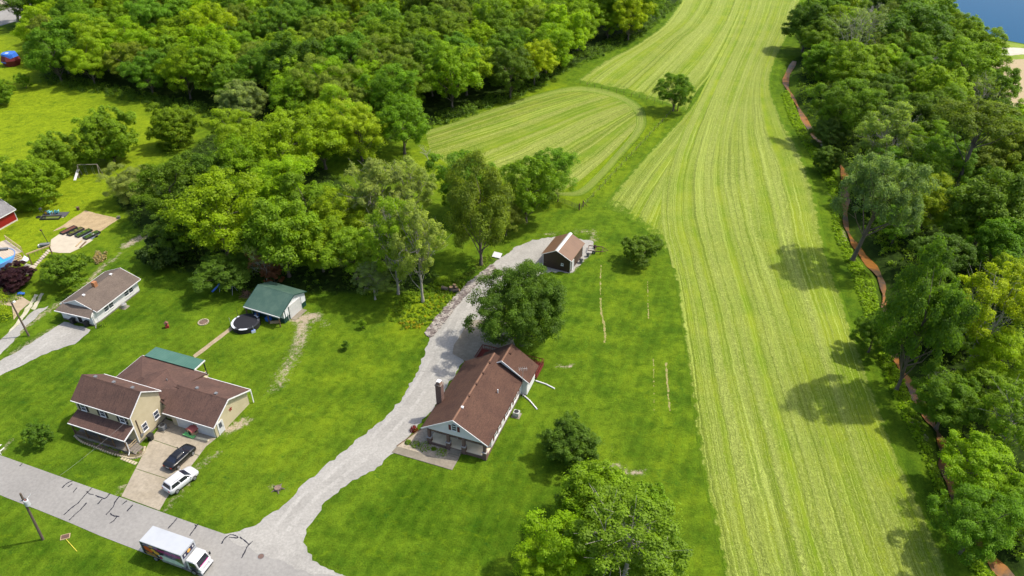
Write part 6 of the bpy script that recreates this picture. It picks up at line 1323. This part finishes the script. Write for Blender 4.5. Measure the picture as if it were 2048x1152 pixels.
b = MB().box(-4.6, 2.8, 1.94, 2.08, 2.153, 2.22).box(-4.6, 2.8, 1.98, 2.04, 1.6, 1.7); b.build('rail', PALE_TIMBER, t)
for k in range(5): MB().box(2.85 + k * .38, 3.2 + k * .38, -1.2, 1.2, .98 - k * .2, 1.06 - k * .2).build('stair_tread', PALE_TIMBER, t)
for s in (-1.25, 1.25): MB().plate([(2.82, s - .04, 1.1), (4.8, s - .04, .12), (4.8, s + .04, .12), (2.82, s + .04, 1.1)], .12).build('stringer', PALE_TIMBER, t)
t = thing('deck_bench', 'dark lounge bench on the pool deck', 'bench', (*at(8, 500, 1.2), 1.203), A(10)); MB().box(-.8, .8, -.3, .3, .3, .42).build('seat', GREY_P, t)
for x in (-.7, .7): MB().box(x - .04, x + .04, -.25, .25, 0, .297).build('leg', DARK, t)
sheet('patio_ground', pts((38, 545), (52, 527), (74, 533), (56, 549)), .05, MATS['pale_slab'], thick=.1)
for i in range(6):
    pass
t = thing('timber_walk', 'narrow pale plank walk climbing from the pool patio', 'boardwalk', (0, 0, 0))
for i in range(12): a = at(58 + i * 3.6, 545 - i * 3.9); MB().obox(a[0], a[1], .07, .42, 1.1, .08, A(48)).build('plank', MATS['pale_deck_plank'], t)
t = thing('bundled_tarp', 'white crumpled cover heap at the pool steps', 'cover', (*at(49, 522), 0)); rg2 = np.random.default_rng(3)
for k in range(4): MB().tube([(-.8 + k * .2, -.5 + k * .3, .1), (0, k * .25 - .3, .45 + .1 * k), (.8, -.4 + k * .3, .1)], [.1, .2, .08], 7).build('fold', TRIM, t)
# entrance bed with clipped shrubs at the left edge
sheet('paved_path', pts((-30, 570), (0, 560), (30, 585), (61, 604), (40, 622), (28, 640), (24, 612), (0, 610), (-30, 616)), .028, mat('buff_paving', (.34, .27, .18), .9, (.28, .22, .15), .8, .2), ragged=.05)
for x, y, r, h, lab in [(5, 588, 1.15, 1.3, 'round clipped yellow-green bush at the edge, back one of the upper pair'), (6, 602, 1.2, 1.3, 'round clipped yellow-green bush, front one of the upper pair'), (4, 622, 1.4, 1.2, 'wide clipped golden bush behind the largest one'), (10, 636, 1.7, 1.6, 'largest clipped golden bush at the left edge')]:
    shrub((*at(x, y), 0), r, h, 'lime', lab, 'clipped bush', 'clipped_bush', 'clipped golden bushes at the path', seed=x, leaf=.2, n=900)
shrub((*at(26, 596), 0), 1.8, .6, 'mid', 'low dark green ground plant inside the paved corner', seed=77, leaf=.25, n=500)
t = thing('toy_car', 'small blue ride-on toy on the paved corner', 'toy', (*at(43, 590), .03), .3); MB().prism([(-.6, .1), (.6, .1), (.6, .3), (.2, .35), (.0, .55), (-.5, .5)], 'y', -.3, .3).build('body', MATS['blue_plastic'], t, bevel=.04)
for x in (-.4, .4):
    for s in (-1, 1): MB().tube([(x, s * .26, .13), (x, s * .36, .13)], .13, 10).build('wheel', TYRE, t)
# farm gate and field fences
def gate(a, c, label):
    L = math.hypot(c[0] - a[0], c[1] - a[1]); t = thing('farm_gate', label, 'gate', (*a, 0), math.atan2(c[1] - a[1], c[0] - a[0]))
    b = mat('dark_gate_steel', (.04, .035, .03), .6)
    for z in (.25, .5, .75, 1.0, 1.25): MB().tube([(.12, 0, z), (L - .12, 0, z)], .028, 6).build('rail', b, t)
    for x in (.12, L * .33, L * .66, L - .12): MB().tube([(x, 0, .22), (x, 0, 1.28)], .032, 6).build('upright', b, t)
    for x in (-.08, L + .08): MB().tube([(x, 0, -.1), (x, 0, 1.7)], .13, 8).build('gate_post', TIMBER, t)
gate(at(1116, 404), at(1158, 420), 'dark metal farm gate beside the pasture corner')
def fence(a, c, n, label, h=1.25):
    t = thing('field_fence', label, 'fence', (*a, 0), math.atan2(c[1] - a[1], c[0] - a[0])); L = math.hypot(c[0] - a[0], c[1] - a[1])
    for i in range(n): x = L * i / (n - 1); MB().tube([(x, 0, -.1), (x, .02 * math.sin(i * 3), h)], .05, 5).build('fence_post', TIMBER, t)
    for z in (.4, .75, 1.1): MB().tube([(0, 0, z), (L, 0, z)], .008, 3).build('wire', MATS['grey_wire'], t)
fence(at(1163, 419), at(1340, 228), 19, 'long wire fence with thin posts between pasture and hayfield'); fence(at(1160, 169), at(1325, 208), 12, 'wire fence along the far side of the pasture up to the lone tree')
t = thing('corner_post', 'dark thick fence corner post beside the farm gate', 'post', (*at(1166, 413), 0)); MB().tube([(0, 0, -.1), (0, 0, 1.5)], .14, 8).build('shaft', TIMBER, t); MB().tube([(0, 0, 1.2), (.9, .4, 0)], .07, 6).build('brace', TIMBER, t)
for x, y, lab in [(1355, 222, 'thick corner post right under the lone tree, nearer the field'), (1348, 216, 'second post under the lone tree')]:
    t = thing('corner_post', lab, 'post', (*at(x, y), 0), 0, 'posts under the lone tree'); MB().tube([(0, 0, -.1), (0, 0, 1.6)], .15, 8).build('shaft', TIMBER, t); MB().tube([(0, 0, 1.603), (0, 0, 1.66)], .17, 8).build('cap', TIMBER, t)
